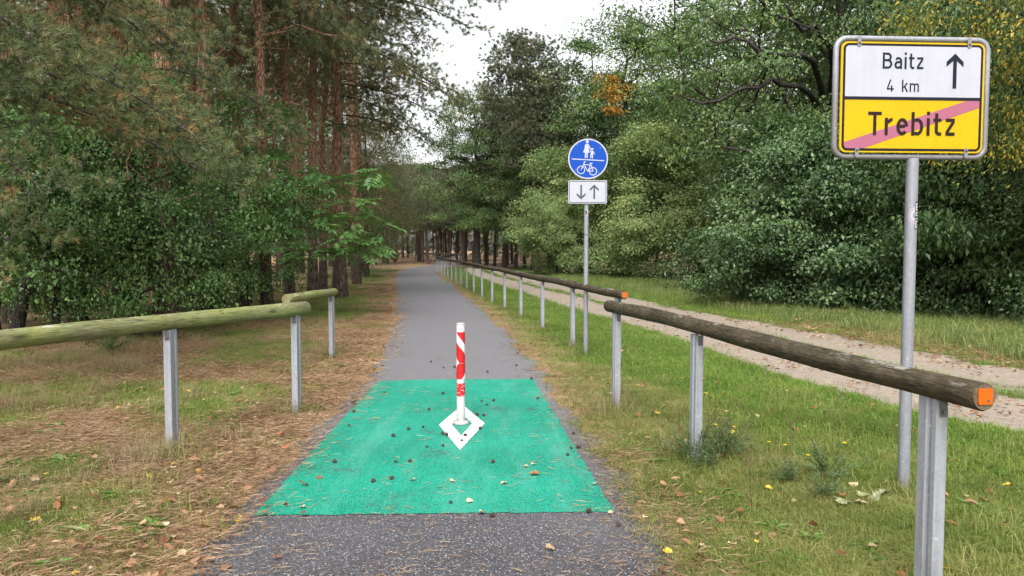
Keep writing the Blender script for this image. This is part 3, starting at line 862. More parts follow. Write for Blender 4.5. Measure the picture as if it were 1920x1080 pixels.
def log_mesh(name, length, r, seed, mats, bend=0.02):
    rg = np.random.default_rng(seed)
    n, k = max(14, int(length / 0.12)), 26
    t = np.linspace(0, length, n)
    ph = rg.random(4) * 6.28
    env = np.minimum(1, np.minimum(t, length - t) / 0.8); cy = env * (bend * np.sin(t * 1.1 + ph[0]) + 0.3 * bend * np.sin(t * 3 + ph[1])); cz = env * bend * 0.6 * np.sin(t * 0.9 + ph[2])
    V = []
    for i in range(n):
        e = 1.0
        if i == 0 or i == n - 1: e = 0.90
        rr = r * e * (1 + 0.035 * math.sin(t[i] * 2.7 + ph[3]) + 0.02 * math.sin(t[i] * 7 + ph[1]))
        tx = t[i] + (0.008 if i == 1 else 0) - (0.008 if i == n - 2 else 0)
        if i == 1: tx = 0.012
        if i == n - 2: tx = length - 0.012
        for j in range(k):
            a = 2 * math.pi * j / k
            q = rr * (1 + 0.03 * math.sin(3 * a + t[i] * 0.8 + ph[0]) + 0.018 * math.sin(5 * a + ph[2] + t[i] * 2))
            V.append((tx, cy[i] + q * math.cos(a), cz[i] + q * math.sin(a)))
    F = np.array([(i * k + j, i * k + (j + 1) % k, (i + 1) * k + (j + 1) % k, (i + 1) * k + j) for i in range(n - 1) for j in range(k)])
    V += V[:k] + V[(n - 1) * k: n * k]
    b = n * k
    c0 = np.array([[b + j for j in range(k - 1, -1, -1)]]); c1 = np.array([[b + k + j for j in range(k)]])
    me = mesh_np(name, np.array(V), [F, c0, c1], mats, mi=np.concatenate([np.zeros(len(F)), [1, 1]]), smooth=True)
    return me

def railing(label, A, B, ztop, posts, r, logs, mats, seed, reflector=None, post_rz=0.0, flip=False):
    """A,B ends of the rail line (x,y); posts = distances along it"""
    A = Vector(A); B = Vector(B); d = (B - A); Ltot = d.length; rz = math.atan2(d.y, d.x)
    t = thing('log_railing', label, 'railing', (A.x, A.y, 0.0), rz)
    zc = ztop - r
    pos = 0.0
    for i, ln in enumerate(logs):
        o = obj('log', log_mesh('log', ln, r * (1 + 0.06 * math.sin(i * 2.3 + seed)), seed + i, mats, 0.014), t, (pos, 0.0, zc), (0, 0, 0))
        pos += ln - 0.004
    for i, s in enumerate(posts):
        w = A + d * (s / Ltot)
        gzp = hz(w.x, w.y)
        p = obj('post', POST, t, (s, 0.0, zc - r * 0.93 - 0.93 + 0.0), (0, 0, post_rz - rz))
        br = obj('bracket', BRK, p, (0.006, -0.0545, 0.892) if not flip else (-0.006, 0.0525, 0.892), (0, 0, R(-90) if not flip else R(90)))
    if reflector is not None:
        b = MB()
        b.prism(rrect(0.031, 0.031, 0.008, 4), -0.006, 0.0)
        b.tube([(0.012, -0.009, -0.016), (0.012, -0.003, -0.016)], 0.005, 8, m=1)
        rf = b.build('reflector', [M['orange'], M['steel']], t, (reflector[0], reflector[2], zc + 0.002), (0, 0, R(-90) if reflector[1] < 0 else R(90)))
    return t
lm = (M['log_r'], M['end_r'])
# near rail right of the path: from its orange-ended near tip to the far tip
A = (1.815, 2.84); Bp = (0.955, 7.36)
railing('dark round log rail nearest on the right with a large orange end reflector', A, Bp, 1.035, (0.265, 2.57, 4.36), 0.056, (4.60,), lm, 3, (0.0, -1, 0.0), R(10))
# long rail
A = (1.37, 9.05); Bp = (-4.72, 46.6)
d_ = math.hypot(Bp[0] - A[0], Bp[1] - A[1])
ps = [0.28 + 2.36 * i for i in range(16)]
lg = [2.4, 4.7] + [4.7] * 6 + [d_ - 2.4 - 4.7 * 7]
railing('long log rail running away beside the path on many steel posts', A, Bp, 1.035, ps + [d_ - 0.15], 0.056, lg, lm, 11, (0.0, -1, 0.0), R(10))
ll = (M['log_l'], M['end_l'])
A = (-4.25, 2.16); Bp = (-1.93, 6.99)
railing('thick yellow green mossy log rail nearest on the left', A, Bp, 1.045, (0.6, 3.84, 5.21), 0.058, (5.36,), ll, 21, None, R(176), True)
A = (-2.73, 9.0); Bp = (-2.50, 10.5)
railing('short mossy log rail on the left behind the first one', A, Bp, 0.985, (0.22, 1.40), 0.055, (1.52,), ll, 27, None, R(176), True)
# far rails at the bend
railing('far pale log rail slanting away behind the end of the long railing', (-4.75, 47.2), (-5.2, 70), 1.0, [0.3 + 2.4 * i for i in range(10)], 0.055, (4.6, 4.6, 4.6, 4.6, 4.4), lm, 31)
railing('far thin log rail across the bend, right of the gap', (-10.2, 79), (-5.2, 77.5), 1.0, [0.1 + 0.95 * i for i in range(6)], 0.055, (5.2,), lm, 41)
railing('far thin log rail across the bend, left of the gap', (-14.6, 80), (-11.3, 79.3), 1.0, [0.1 + 0.95 * i for i in range(4)], 0.055, (3.37,), lm, 43)

# ------------------------------------------------------------------ lettering drawn as strokes (cap height 1)
GL = {
 'B': (0.66, [[(.075, 0), (.075, 1)], [(.15, .925), (.34, .925)] + arc(.34, .7275, .1975, .1975, 90, -90)[1:] + [(.15, .53)], [(.34, .53)] + arc(.355, .3025, .2275, .2275, 80, -90) + [(.15, .075)]]),
 'a': (0.55, [[(.09, .60)] + arc(.27, .465, .19, .20, 140, 0) + [(.46, 0)], [(.385, .415), (.25, .415)] + arc(.24, .245, .165, .17, 90, 270)[1:] + [(.30, .075), (.385, .16)]]),
 'i': (0.15, [[(.075, 0), (.075, .74)], [(.075, .87), (.075, 1.02)]]),
 't': (0.42, [[(.16, .95), (.16, .22)] + arc(.30, .215, .14, .14, 180, 270) + [(.39, .075)], [(.01, .665), (.085, .665)], [(.235, .665), (.39, .665)]]),
 'z': (0.46, [[(.02, .665), (.44, .665)], [(.385, .60), (.075, .14)], [(.02, .075), (.45, .075)]]),
 '4': (0.62, [[(.33, 1), (.085, .27)], [(.03, .23), (.60, .23)], [(.42, .155), (.42, 0)], [(.42, .305), (.42, .52)]]),
 'k': (0.50, [[(.075, 0), (.075, 1)], [(.44, .74), (.15, .36)], [(.24, .44), (.46, 0)]]),
 'm': (0.78, [[(.075, 0), (.075, .74)], [(.15, .60)] + arc(.27, .52, .14, .145, 120, 0) + [(.41, 0)], [(.485, .60)] + arc(.58, .52, .13, .145, 120, 0) + [(.71, 0)]]),
 'T': (0.62, [[(0, .925), (.62, .925)], [(.31, .85), (.31, 0)]]),
 'r': (0.38, [[(.075, 0), (.075, .74)], [(.15, .54)] + arc(.34, .47, .19, .195, 150, 85)]),
 'e': (0.55, [[(.16, .385), (.405, .385)], arc(.28, .37, .20, .295, 2, 318, 18)]),
 'b': (0.56, [[(.075, 0), (.075, 1)], [(.15, .60)] + arc(.275, .37, .21, .295, 125, -125, 16) + [(.15, .14)]]),
 ' ': (0.36, []),
}
def write(b, text, x0, x1, z, cap, y, m=0, w=0.145, gap=0.13):
    tot = sum(GL[c][0] for c in text) + gap * (len(text) - 1)
    k = (x1 - x0) / tot; x = x0; q = 0
    for c in text:
        for st in GL[c][1]:
            b.ribbon([(x + p[0] * k, z + p[1] * cap) for p in st], w * cap, y - 0.0002 * (q % 3), m); q += 1
        x += (GL[c][0] + gap) * k
def arrow(b, cx, z0, z1, hw, sw, y, m=0, up=True):
    s = 1 if up else -1; tip = z1 if up else z0; tail = z0 if up else z1
    hh = hw * 0.95
    t = sw * 0.95
    poly = [(cx, tip), (cx + hw, tip - s * hh), (cx + hw, tip - s * (hh + t * 1.35)), (cx + sw / 2, tip - s * (t * 1.5 + sw * 0.5)), (cx + sw / 2, tail), (cx - sw / 2, tail), (cx - sw / 2, tip - s * (t * 1.5 + sw * 0.5)), (cx - hw, tip - s * (hh + t * 1.35)), (cx - hw, tip - s * hh)]
    b.sheet(poly, y, m)

def sign_mat(name, c, rough=0.5):
    s = NT(name); s.b.inputs['Specular IOR Level'].default_value = 0.18; n = s.noise(6, 5, 0.65, s.coord('Object'))
    st = s.noise(4, 5, 0.65, s.coord('Object', (9, 1, 0.5)))
    s.color(s.mix(s.math('MULTIPLY', s.mask(s.math('ADD', s.math('MULTIPLY', n, 0.5), s.math('MULTIPLY', st, 0.5)), 0.42, 0.7), 0.45), c, tuple(q * 0.75 + 0.004 for q in c))).rough(rough); return s.m
M['s_yel'] = sign_mat('sign_yellow', (0.50, 0.325, 0.003)); M['s_wht'] = sign_mat('sign_white', (0.40, 0.40, 0.455)); M['s_blk'] = sign_mat('sign_black', (0.009, 0.008, 0.010))
M['s_pink'] = sign_mat('sign_faded_red', (0.33, 0.105, 0.16)); M['s_blue'] = sign_mat('sign_blue', (0.002, 0.055, 0.34)); M['s_ink'] = sign_mat('sign_dark_blue', (0.008, 0.010, 0.022)); M['s_brown'] = sign_mat('sign_brown_ink', (0.018, 0.008, 0.008)); M['s_grey'] = sign_mat('sign_grey', (0.07, 0.08, 0.10)); M['s_back'] = simple('sign_back', (0.4, 0.4, 0.42), 0.5, 0.5)

# town exit sign
ts = thing('town_sign', 'large yellow and white place name sign on a grey pole at the right', 'road sign', (2.475, 4.65, 0), R(3.5))
b = MB(); b.tube([(0, 0, -0.3), (0, 0, 1.0), (0, 0, 2.10)], 0.0352, 20); b.build('pole', M['galv_pole'], ts)
ZC = 2.468
ro = rrect(0.480, 0.358, 0.068, 8)
b = MB()
pts = [(p[0], 0, p[1]) for p in ro]
n = len(pts); kk = 12; V = []; 
for i in range(n):
    a = Vector(pts[i - 1]); c = Vector(pts[(i + 1) % n]); tt = (c - a).normalized(); nn = Vector((tt.z, 0, -tt.x))
    for j in range(kk):
        q = 2 * math.pi * j / kk
        V.append(Vector(pts[i]) + nn * 0.0175 * math.cos(q) + Vector((0, 1, 0)) * 0.0175 * math.sin(q))
b.add(V, [(i * kk + j, i * kk + (j + 1) % kk, ((i + 1) % n) * kk + (j + 1) % kk, ((i + 1) % n) * kk + j) for i in range(n) for j in range(kk)], 0, True)
fr = b.build('frame', M['galv_pole'], ts, (-0.022, 0, ZC))
b = MB(); b.prism(rrect(0.4545, 0.3335, 0.042, 8), -0.012, -0.004); pl = b.build('plate', [M['s_yel']], ts, (-0.026, -0.012, ZC))
b = MB(); b.ring(rrect(0.452, 0.331, 0.036, 8), rrect(0.437, 0.316, 0.022, 8), -0.0135); b.build('border', M['s_blk'], pl)
top = [p for p in rrect(0.437, 0.316, 0.022, 8) if p[1] > 0]
b = MB(); b.sheet(top + [(-0.437, 0.004), (0.437, 0.004)], -0.0138); b.build('white_field', M['s_wht'], pl)
b = MB(); b.box((0, -0.0142, -0.005), (0.874, 0.002, 0.018)); b.build('divider', M['s_ink'], pl)
b = MB(); b.sheet([(-0.437, -0.279), (-0.437, -0.300), (-0.425, -0.316), (-0.312, -0.316), (0.437, -0.058), (0.437, -0.0145), (0.357, -0.0145)], -0.0135); b.build('diagonal_band', M['s_pink'], pl)
b = MB(); write(b, 'Baitz', -0.196, 0.062, 0.172, 0.098, -0.0152, w=0.13); b.build('lettering', M['s_ink'], pl)['label'] = 'upper place name'
b = MB(); write(b, '4 km', -0.168, 0.038, 0.035, 0.072, -0.0152, w=0.12); b.build('lettering', M['s_ink'], pl)['label'] = 'distance in kilometres'
b = MB(); write(b, 'Trebitz', -0.278, 0.275, -0.229, 0.143, -0.0152, w=0.135, gap=0.15); b.build('lettering', M['s_brown'], pl)['label'] = 'lower place name crossed by the band'
b = MB(); arrow(b, 0.262, 0.058, 0.270, 0.054, 0.0235, -0.0152); b.build('arrow', M['s_ink'], pl)
for (x, s) in ((-0.342, 1), (0.352, 1), (-0.342, -1), (0.352, -1)):
    b = MB()
    q = rrect(0.012, 0.030, 0.011, 5)
    b.prism(q, -0.003, 0.0)
    b.tube([(0, -0.006, -0.012 * s), (0, -0.002, -0.012 * s)], 0.0055, 8, m=1)
    b.build('bracket', [M['galv_pole'], M['s_blk']], fr, (x - 0.007, -0.0275, s * 0.334))
for ch in pl.children:
    if ch.name.split('.')[0] in ('border', 'white_field', 'divider', 'diagonal_band'): ch.scale = (0.977, 1, 0.977)
# sticker wrapped on the pole
def on_pole(pts_uv, r):
    return [(r * math.sin(u), -r * math.cos(u), v) for u, v in pts_uv]
st = MB()
def patch(b, u0, u1, v0, v1, r, m):
    k = 6; P = []
    for i in range(k + 1):
        u = u0 + (u1 - u0) * i / k
        P += [(r * math.sin(u), -r * math.cos(u), v0), (r * math.sin(u), -r * math.cos(u), v1)]
    b.add(P, [(2 * i, 2 * i + 2, 2 * i + 3, 2 * i + 1) for i in range(k)], m)
patch(st, 0.12, 1.45, -0.085, 0.085, 0.0357, 0)
LET = {'B': [(0, 0, .3, 1), (.3, .8, .85, 1), (.3, .42, .85, .6), (.3, 0, .85, .2), (.7, .2, 1, .42), (.7, .6, 1, .8)], 'S': [(0, .8, 1, 1), (0, .6, .3, .8), (0, .42, 1, .6), (.7, .2, 1, .42), (0, 0, 1, .2)], 'G': [(0, 0, .3, 1), (.3, .8, 1, 1), (.3, 0, 1, .2), (.7, .2, 1, .5), (.5, .4, .7, .5)]}
for q, ch in enumerate('BSG'):
    for (a0, c0, a1, c1) in LET[ch]:
        z0 = 0.030 - q * 0.054
        patch(st, 0.20 + a0 * 1.0, 0.20 + a1 * 1.0, z0 + c0 * 0.047, z0 + c1 * 0.047, 0.0361, 1)
for i in range(12):       # half round badge beside the letters
    a0, a1 = R(90 + 15 * i), R(90 + 15 * (i + 1))
    for (ra, rb_, m) in ((0.050, 0.043, 1), (0.043, 0.038, 2), (0.038, 0.020, 1)):
        P = [(0.12 + ra * math.cos(a0) / 0.038 * 0.8, ra * math.sin(a0)), (0.12 + ra * math.cos(a1) / 0.038 * 0.8, ra * math.sin(a1)), (0.12 + rb_ * math.cos(a1) / 0.038 * 0.8, rb_ * math.sin(a1)), (0.12 + rb_ * math.cos(a0) / 0.038 * 0.8, rb_ * math.sin(a0))]
        st.add(on_pole(P, 0.0356), [(0, 1, 2, 3)], m)
sk = st.build('sticker', [M['s_blk'], M['s_wht'], M['s_pink']], ts, (0, 0, 1.75))

# foot and cycle path sign
bs = thing('path_sign', 'round blue pedestrian and bicycle sign over a small arrow plate on a grey pole', 'road sign', (1.07, 10.8, 0), R(2))
b = MB(); b.tube([(0, 0, -0.3), (0, 0, 1.5), (0, 0, 2.95)], 0.0335, 16); b.tube([(0, 0, 1.735), (0, 0, 1.747)], 0.0350, 16, m=1); b.build('pole', [M['galv_pole'], M['steel']], bs)
dz = 2.822
b = MB(); b.prism(circ(0, 0, 0.286, 56), -0.004, 0.004); dsk = b.build('disc', [M['s_back']], bs, (0.015, -0.045, dz), (0, R(3), 0))
b = MB(); b.ring(circ(0, 0, 0.285, 56), circ(0, 0, 0.268, 56), -0.0052); b.build('rim', M['s_wht'], dsk)
b = MB(); b.sheet(circ(0, 0, 0.268, 56), -0.0052); b.build('blue_field', M['s_blue'], dsk)
u = 0.285 / 165
def q(px, py): return ((px - 315) * u, (272 - py) * u)
b = MB(); y1 = -0.0062
b.ribbon([q(180, 280), q(450, 280)], 8 * u, y1)
b.build('dividing_line', M['s_wht'], dsk)
b = MB()
b.sheet(circ(*q(300, 132), 12.5 * u, 18), y1)
b.sheet([q(*p) for p in ((290, 150), (310, 150), (318, 162), (336, 192), (331, 198), (314, 178), (315, 186), (324, 221), (310, 223), (311, 266), (301, 266), (300, 225), (297, 225), (296, 266), (286, 266), (287, 223), (270, 221), (282, 186), (280, 166))], y1 - 0.0003)
b.build('woman_symbol', M['s_wht'], dsk)
b = MB(); b.sheet(circ(*q(345, 190), 9.5 * u, 16), y1)
b.sheet([q(*p) for p in ((336, 205), (354, 203), (368, 228), (364, 234), (354, 221), (355, 266), (347, 266), (346, 240), (343, 240), (341, 266), (332, 266), (334, 222), (326, 205), (330, 199))], y1 - 0.0003)
b.build('child_symbol', M['s_wht'], dsk)
b = MB(); lw_ = 7 * u
b.ring(circ(*q(262, 366), 34 * u, 30), circ(*q(262, 366), 27 * u, 30), y1); b.ring(circ(*q(362, 372), 34 * u, 30), circ(*q(362, 372), 27 * u, 30), y1)
for i, ln in enumerate((((262, 366), (284, 308), (284, 298), (298, 297)), ((282, 320), (342, 322)), ((286, 324), (318, 372), (362, 372)), ((342, 310), (320, 374)), ((344, 322), (362, 372)), ((328, 308), (354, 306)))):
    b.ribbon([q(*p) for p in ln], lw_, y1 - 0.0003 - 0.0002 * i)
b.build('bicycle_symbol', M['s_wht'], dsk)
for (px, py) in ((218, 163), (410, 175), (218, 370), (410, 380)):
    b = MB(); b.tube([(*q(px, py)[:1], -0.0085, q(px, py)[1]), (q(px, py)[0], -0.0045, q(px, py)[1])], 0.005, 8); b.build('rivet', M['s_back'], dsk)
b = MB(); b.prism(rrect(0.279, 0.166, 0.022, 6), -0.004, 0.004); ap = b.build('arrow_plate', M['s_wht'], bs, (0.012, -0.045, 2.352))
b = MB(); b.ring(rrect(0.268, 0.155, 0.018, 6), rrect(0.259, 0.146, 0.012, 6), -0.0055); b.build('border', M['s_grey'], ap)
b = MB(); arrow(b, -0.094, -0.108, 0.098, 0.064, 0.025, -0.0055, 0, False); arrow(b, 0.094, -0.100, 0.106, 0.064, 0.025, -0.0055, 0, True); b.build('arrows', M['s_grey'], ap)
st = MB(); patch(st, -0.55, 0.85, -0.045, 0.045, 0.0341, 0); patch(st, -0.45, 0.1, -0.03, 0.03, 0.0344, 1); patch(st, 0.3, 0.75, -0.035, -0.005, 0.0344, 2)
st.build('sticker', [M['s_wht'], M['s_blk'], M['orange']], bs, (0, 0, 2.06))

# ------------------------------------------------------------------ trees on the left
def at(x, y): return (x, y, hz(x, y))
PA = pine_parts(101, 16, 5.8, 3.1, 210, 10, 34, 0.15, 0.009, 0.19, (0.3, 0.2), mat=M['nd_near'], dead=16, cs=0.40)
PB = pine_parts(102, 17, 7.0, 2.9, 190, 10, 34, 0.15, 0.009, 0.16, (-0.3, 0.4), mat=M['nd_near'], dead=18, cs=0.40)
PC = pine_parts(103, 15, 5.6, 3.4, 220, 10, 34, 0.15, 0.009, 0.17, (0.5, -0.2), mat=M['nd_near'], dead=14, cs=0.42)
left_pines = [
 (PA, -6.15, 13.2, 20, 1.0, 'thick grey brown pine trunk above the dark shrub left of the path'),
 (PB, -6.55, 16.2, 80, 1.0, 'orange barked pine second in the row left of the path'),
 (PC, -6.9, 19.2, 150, 1.0, 'brown pine third in the row left of the path'),
 (PB, -6.05, 22.6, 210, 0.9, 'slim reddish pine behind the pinnate sapling'),
 (PC, -5.35, 23.4, 270, 1.05, 'bright orange pine trunk right behind the pinnate sapling'),
 (PA, -6.3, 27.0, 310, 0.95, 'pine with rusty trunk between the sapling and the bend'),
 (PB, -6.55, 31.5, 30, 1.05, 'dark footed pine beside the path beyond the short railing'),
 (PB, -5.75, 17.5, 15, 0.82, 'slim reddish pine nearest behind the pinnate sapling'),
 (PB, -6.1, 20.5, 130, 0.8, 'slim reddish pine third behind the pinnate sapling'),
 (PB, -6.45, 25.4, 260, 0.85, 'slim reddish pine between two thicker trunks by the short railing'),
 (PC, -7.6, 36.0, 100, 1.0, 'pine with low branches beside the far left verge'),
 (PA, -8.6, 43.0, 170, 0.9, 'pine leaning over the left verge just before the bend'),
 (PB, -10.2, 15.2, 230, 1.0, 'dark pine trunk at the left edge behind the mossy rail'),
 (PC, -9.1, 15.6, 290, 0.95, 'dark pine trunk second from the left edge behind the mossy rail'),
 (PA, -8.3, 15.9, 350, 1.0, 'dark pine trunk third from the left edge behind the mossy rail'),
 (PB, -7.6, 16.6, 60, 0.9, 'dark pine trunk under the shrub, fourth from the left edge'),
]
proto = {}
for (pm, x, y, rz, sc, lab) in left_pines:
    if id(pm) not in proto:
        proto[id(pm)] = make_tree('pine_tree', lab, 'tree', pm, at(x, y), R(rz), sc, 'pines left of the path')
    else:
        dup(proto[id(pm)], at(x, y), R(rz), sc, lab, 'pines left of the path')
rg = np.random.default_rng(55)
cnt = 0
pp = [proto[id(PA)], proto[id(PB)], proto[id(PC)]]
placed = [(p[1], p[2]) for p in left_pines]
tries = 0
while cnt < 46 and tries < 4000:
    tries += 1
    y = 11 + 60 * rg.random() ** 1.1; x = -8.2 - 0.16 * max(0, y - 20) - 16 * rg.random() ** 1.2
    if min((x - a) ** 2 + (y - b_) ** 2 for a, b_ in placed) < 2.4 ** 2: continue
    placed.append((x, y))
    dup(pp[cnt % 3], at(x, y), rg.random() * 6.28, 0.85 + 0.35 * rg.random(), 'brown pine trunk standing deep in the wood left of the path', 'pines in the left wood')
    cnt += 1

# long-needled boughs of the pine just outside the frame on the left
def bough_mesh(seed, length, n_side=9, per=44, L=0.115, W=0.0058, dead=0.25):
    rg = np.random.default_rng(seed)
    t = np.linspace(0, 1, 14)
    ax = np.stack([length * t, 0.12 * length * np.sin(t * 2.4 + rg.random() * 6), 0.10 * length * t - 0.34 * length * t ** 2], 1)
    tips = []; dirs = []
    for i in range(n_side):
        s = 0.12 + 0.88 * (i + rg.random()) / n_side
        p = np.array([np.interp(s, t, ax[:, q_]) for q_ in range(3)])
        sd = 1 if i % 2 else -1
        l = (0.28 + 0.25 * rg.random()) * length * (1.15 - 0.7 * s)
        a = sd * (0.5 + 0.6 * rg.random())
        d = np.array([math.cos(a), math.sin(a), -0.25 + 0.2 * rg.random()])
        k = max(2, int(l / 0.17))
        for j in range(1, k + 1):
            o = p + d * l * j / k + rg.normal(size=3) * 0.05 + np.array([0, 0, -0.08 * (j / k) ** 2])
            tips.append(o); dirs.append(d + rg.normal(size=3) * 0.35 + np.array([0, 0, 0.15]))
            for _ in range(2):
                e = d + rg.normal(size=3) * 0.8; e /= np.linalg.norm(e)
                tips.append(o + e * 0.16); dirs.append(e + np.array([0, 0, 0.1]))
    tips.append(ax[-1]); dirs.append(np.array([1, 0, -0.2]))
    pos, par, ends = grow([tuple(p) for p in ax], tips, rg, step=0.25, rise=0.0, jit=0.10, down=0)
    wood = limb_mesh('branch', pos, par, 1, 0.0030, 0.022, M['bark_oak'], 5)
    T = np.array(tips); D = np.array(dirs)
    V, F, r = needle_geo(T, D, per, L, W, 0.88, 0.06, rg)
    return wood, mesh_np('needles', V, [F], [M['nd_near']], {'rnd': r})
BO = [bough_mesh(300 + i, (2.0, 2.4, 2.8, 3.1, 3.7, 4.2)[i], (10, 11, 12, 14, 17, 19)[i]) for i in range(6)]
def add_boughs(t, boughs):     # boughs spring from the trunk: height, heading in the world, tilt, size
    sc = t.scale[0]; rz = t.rotation_euler[2]
    for (k_, z, yaw, tilt, s) in boughs:
        h_ = z / sc
        tx = np.array([v.co[:] for v in t.children[0].data.vertices]); near_ = tx[np.abs(tx[:, 2] - h_) < 0.9]
        c_ = near_.mean(0) if len(near_) else np.zeros(3)
        w = obj('bough', BO[k_][0], t, (c_[0], c_[1], h_), (0, R(tilt), R(yaw) - rz))
        w.scale = (s / sc,) * 3
        obj('needles', BO[k_][1], w)
rg = np.random.default_rng(12)
edge_pine = dup(proto[id(PB)], at(-6.9, 8.3), R(40), 1.0, 'near pine at the left edge whose long needled boughs hang into view', 'pines left of the path')
add_boughs(edge_pine, [(4 + i % 2, 3.0 + 3.0 * (i / 13), -48 + 85 * rg.random(), 2 + 14 * rg.random(), 0.72 + 0.22 * rg.random()) for i in range(13)])
thick = proto[id(PA)]
add_boughs(thick, [(i % 6, 4.6 + 4.2 * (i / 4), -75 + 110 * rg.random(), 0 + 16 * rg.random(), 1.0 + 0.3 * rg.random()) for i in range(4)])
orange_pine = [o for o in bpy.data.objects if o.get('label', '').startswith('bright orange pine')][0]
add_boughs(orange_pine, [(i % 6, 5.2 + 6.5 * (i / 13), -70 + 100 * rg.random(), -4 + 16 * rg.random(), 1.0 + 0.25 * rg.random()) for i in range(13)] + [(5, 9.6, -12, -8, 1.2), (4, 9.0, -4, -2, 1.1)])
second = [o for o in bpy.data.objects if o.get('label', '').startswith('brown pine third')][0]
add_boughs(second, [(i % 6, 6.0 + 5.5 * (i / 6), -75 + 110 * rg.random(), -2 + 16 * rg.random(), 1.0 + 0.3 * rg.random()) for i in range(6)])

# dark green deciduous shrubs
SL = broadleaf_parts(201, 4.4, 0.5, 2.0, (M['bark_dark'], M['lf_left']), 120, 250, 0.48, 0.064, 0.045, 'round', 0.07, lobes=0.5, min_r=0.003, r_tip=0.010)
sl = make_tree('deciduous_shrub', 'dense dark green shrub behind the mossy rail left of the path', 'shrub', SL, at(-6.45, 12.8), 0.4)
dup(sl, at(-7.0, 15.4), 2.2, (0.85, 0.85, 0.8), 'glossy green shrub between the dense dark shrub and the pinnate sapling')
dup(sl, at(-7.6, 12.4), 3.9, (0.95, 0.95, 0.95), 'loose dark shrub at the left edge behind the mossy rail')
dup(sl, at(-9.3, 13.4), 5.0, 1.05, 'leafy shrub cut by the left edge of the view')
dup(sl, at(-6.8, 17.5), 1.0, 1.15, 'tall shrub in the wood behind the dense dark shrub')
dup(sl, at(-11.5, 18), 2.6, 1.1, 'broad shrub among the pine trunks far left')
ST = broadleaf_parts(202, 4.6, 1.7, 1.7, (M['bark_dark'], M['lf_left']), 70, 190, 0.42, 0.06, 0.042, 'umbrella', 0.11, lean=(1.9, 0.2), lobes=0.4, min_r=0.003, r_tip=0.011)
make_tree('crooked_tree', 'crooked dark stemmed small tree leaning right behind the mossy rail', 'tree', ST, at(-8.1, 12.0), 0)
# drooping grey green tree by the bend
SB = broadleaf_parts(203, 10, 1.2, 2.9, (M['bark_oak'], M['lf_olive']), 150, 300, 0.75, 0.075, 0.045, 'round', 0.13, droop=1.2, flatn=0.9)
sbt = make_tree('drooping_tree', 'grey green drooping tree on the left verge before the bend', 'tree', SB, at(-7.7, 39.5), 0.5)
dup(sbt, at(-9.6, 49), 2.0, 0.95, 'second grey green drooping tree farther along the left verge')
dup(sbt, at(-13.5, 62), 4.0, 1.0, 'grey green tree beyond the far rail at the bend')

# pinnate sapling: each compound leaf is a part
def pinnate_leaf(seed, L=0.42):
    rg = np.random.default_rng(seed); P = []; D = []; N = []; Ls = []
    ns = 5
    for i in range(ns):
        s = 0.3 + 0.62 * i / (ns - 1)
        for sd in (-1, 1):
            P.append((L * s, 0, -0.18 * L * s * s)); D.append((0.55, sd * 0.9, -0.15)); Ls.append(L * (0.30 + 0.06 * math.sin(math.pi * s)))
    P.append((L * 0.95, 0, -0.17 * L)); D.append((1, 0, -0.25)); Ls.append(L * 0.34)
    n = len(P); N = np.tile((0, 0, 1.0), (n, 1)) + rg.normal(size=(n, 3)) * 0.18
    V, F, r = leaf_geo(np.array(P, float), np.array(D, float), N, np.array(Ls), np.array(Ls) * 0.40, 0.10, 0.10, rg)
    b = MB(); b.tube([(0, 0, 0), (L * 0.5, 0, -0.045 * L), (L * 0.95, 0, -0.17 * L)], [0.004, 0.003, 0.0015], 4)
    SV = np.array([list(v) for v in b.v])
    quads = np.array([f for f in b.f if len(f) == 4 and len(set(f)) == 4]) + len(V)
    return mesh_np('leaf', np.concatenate([V, SV]), [F, quads], [M['lf_sap']], {'rnd': np.concatenate([r * 0.8 + 0.2 * rg.random(), np.full(len(SV), 0.2)])})
PL = [pinnate_leaf(400 + i, 0.46 + 0.05 * i) for i in range(4)]
sp = thing('pinnate_sapling', 'young tree with bright feathered leaves behind the short mossy rail', 'tree', at(-5.05, 16.6))
rg = np.random.default_rng(77)
stems = [np.array([(0, 0, -0.1), (0.02, 0, 0.6), (0.05, 0, 1.2), (0.10, 0.02, 1.75), (0.20, 0, 2.3)])]
tipsS = [(-0.45, .1, 3.75), (-0.15, -.1, 3.2), (0.8, -.1, 3.1), (1.15, 0, 3.0), (2.1, .2, 3.25), (1.75, -.2, 2.55), (2.2, 0, 2.1), (1.5, -.3, 1.95), (0.9, .2, 2.3), (-0.6, -.2, 2.5), (-1.0, .1, 2.1), (-0.7, -.3, 1.7), (0.5, -.4, 1.55), (1.9, .1, 1.6), (0.2, .3, 2.8), (-0.2, .4, 2.2), (1.2, .4, 1.4), (-0.9, 0.3, 3.0)]
pos, par, ends = grow(stems[0], [np.array(p) for p in tipsS], rg, step=0.35, jit=0.06, rise=-0.02, down=0.5)
obj('trunk', trunk_mesh('trunk', stems[0], [0.045, 0.04, 0.035, 0.03, 0.022], M['bark_oak'], 8), sp)
obj('limbs', limb_mesh('limbs', pos, par, 5, 0.010, 0.03, M['bark_dark'], 5), sp)
nl = 0
for e, ci in ends:
    for j in range(11):
        if par[e] >= 0 and j > 4:
            base = pos[par[e]] * 0.6 + pos[e] * 0.4
        else: base = pos[e]
        a = rg.random() * 6.28
        o = obj('leaf', PL[nl % 4], sp, tuple(base + rg.normal(size=3) * 0.05), (rg.normal() * 0.3, 0.05 + rg.normal() * 0.25, a)); nl += 1

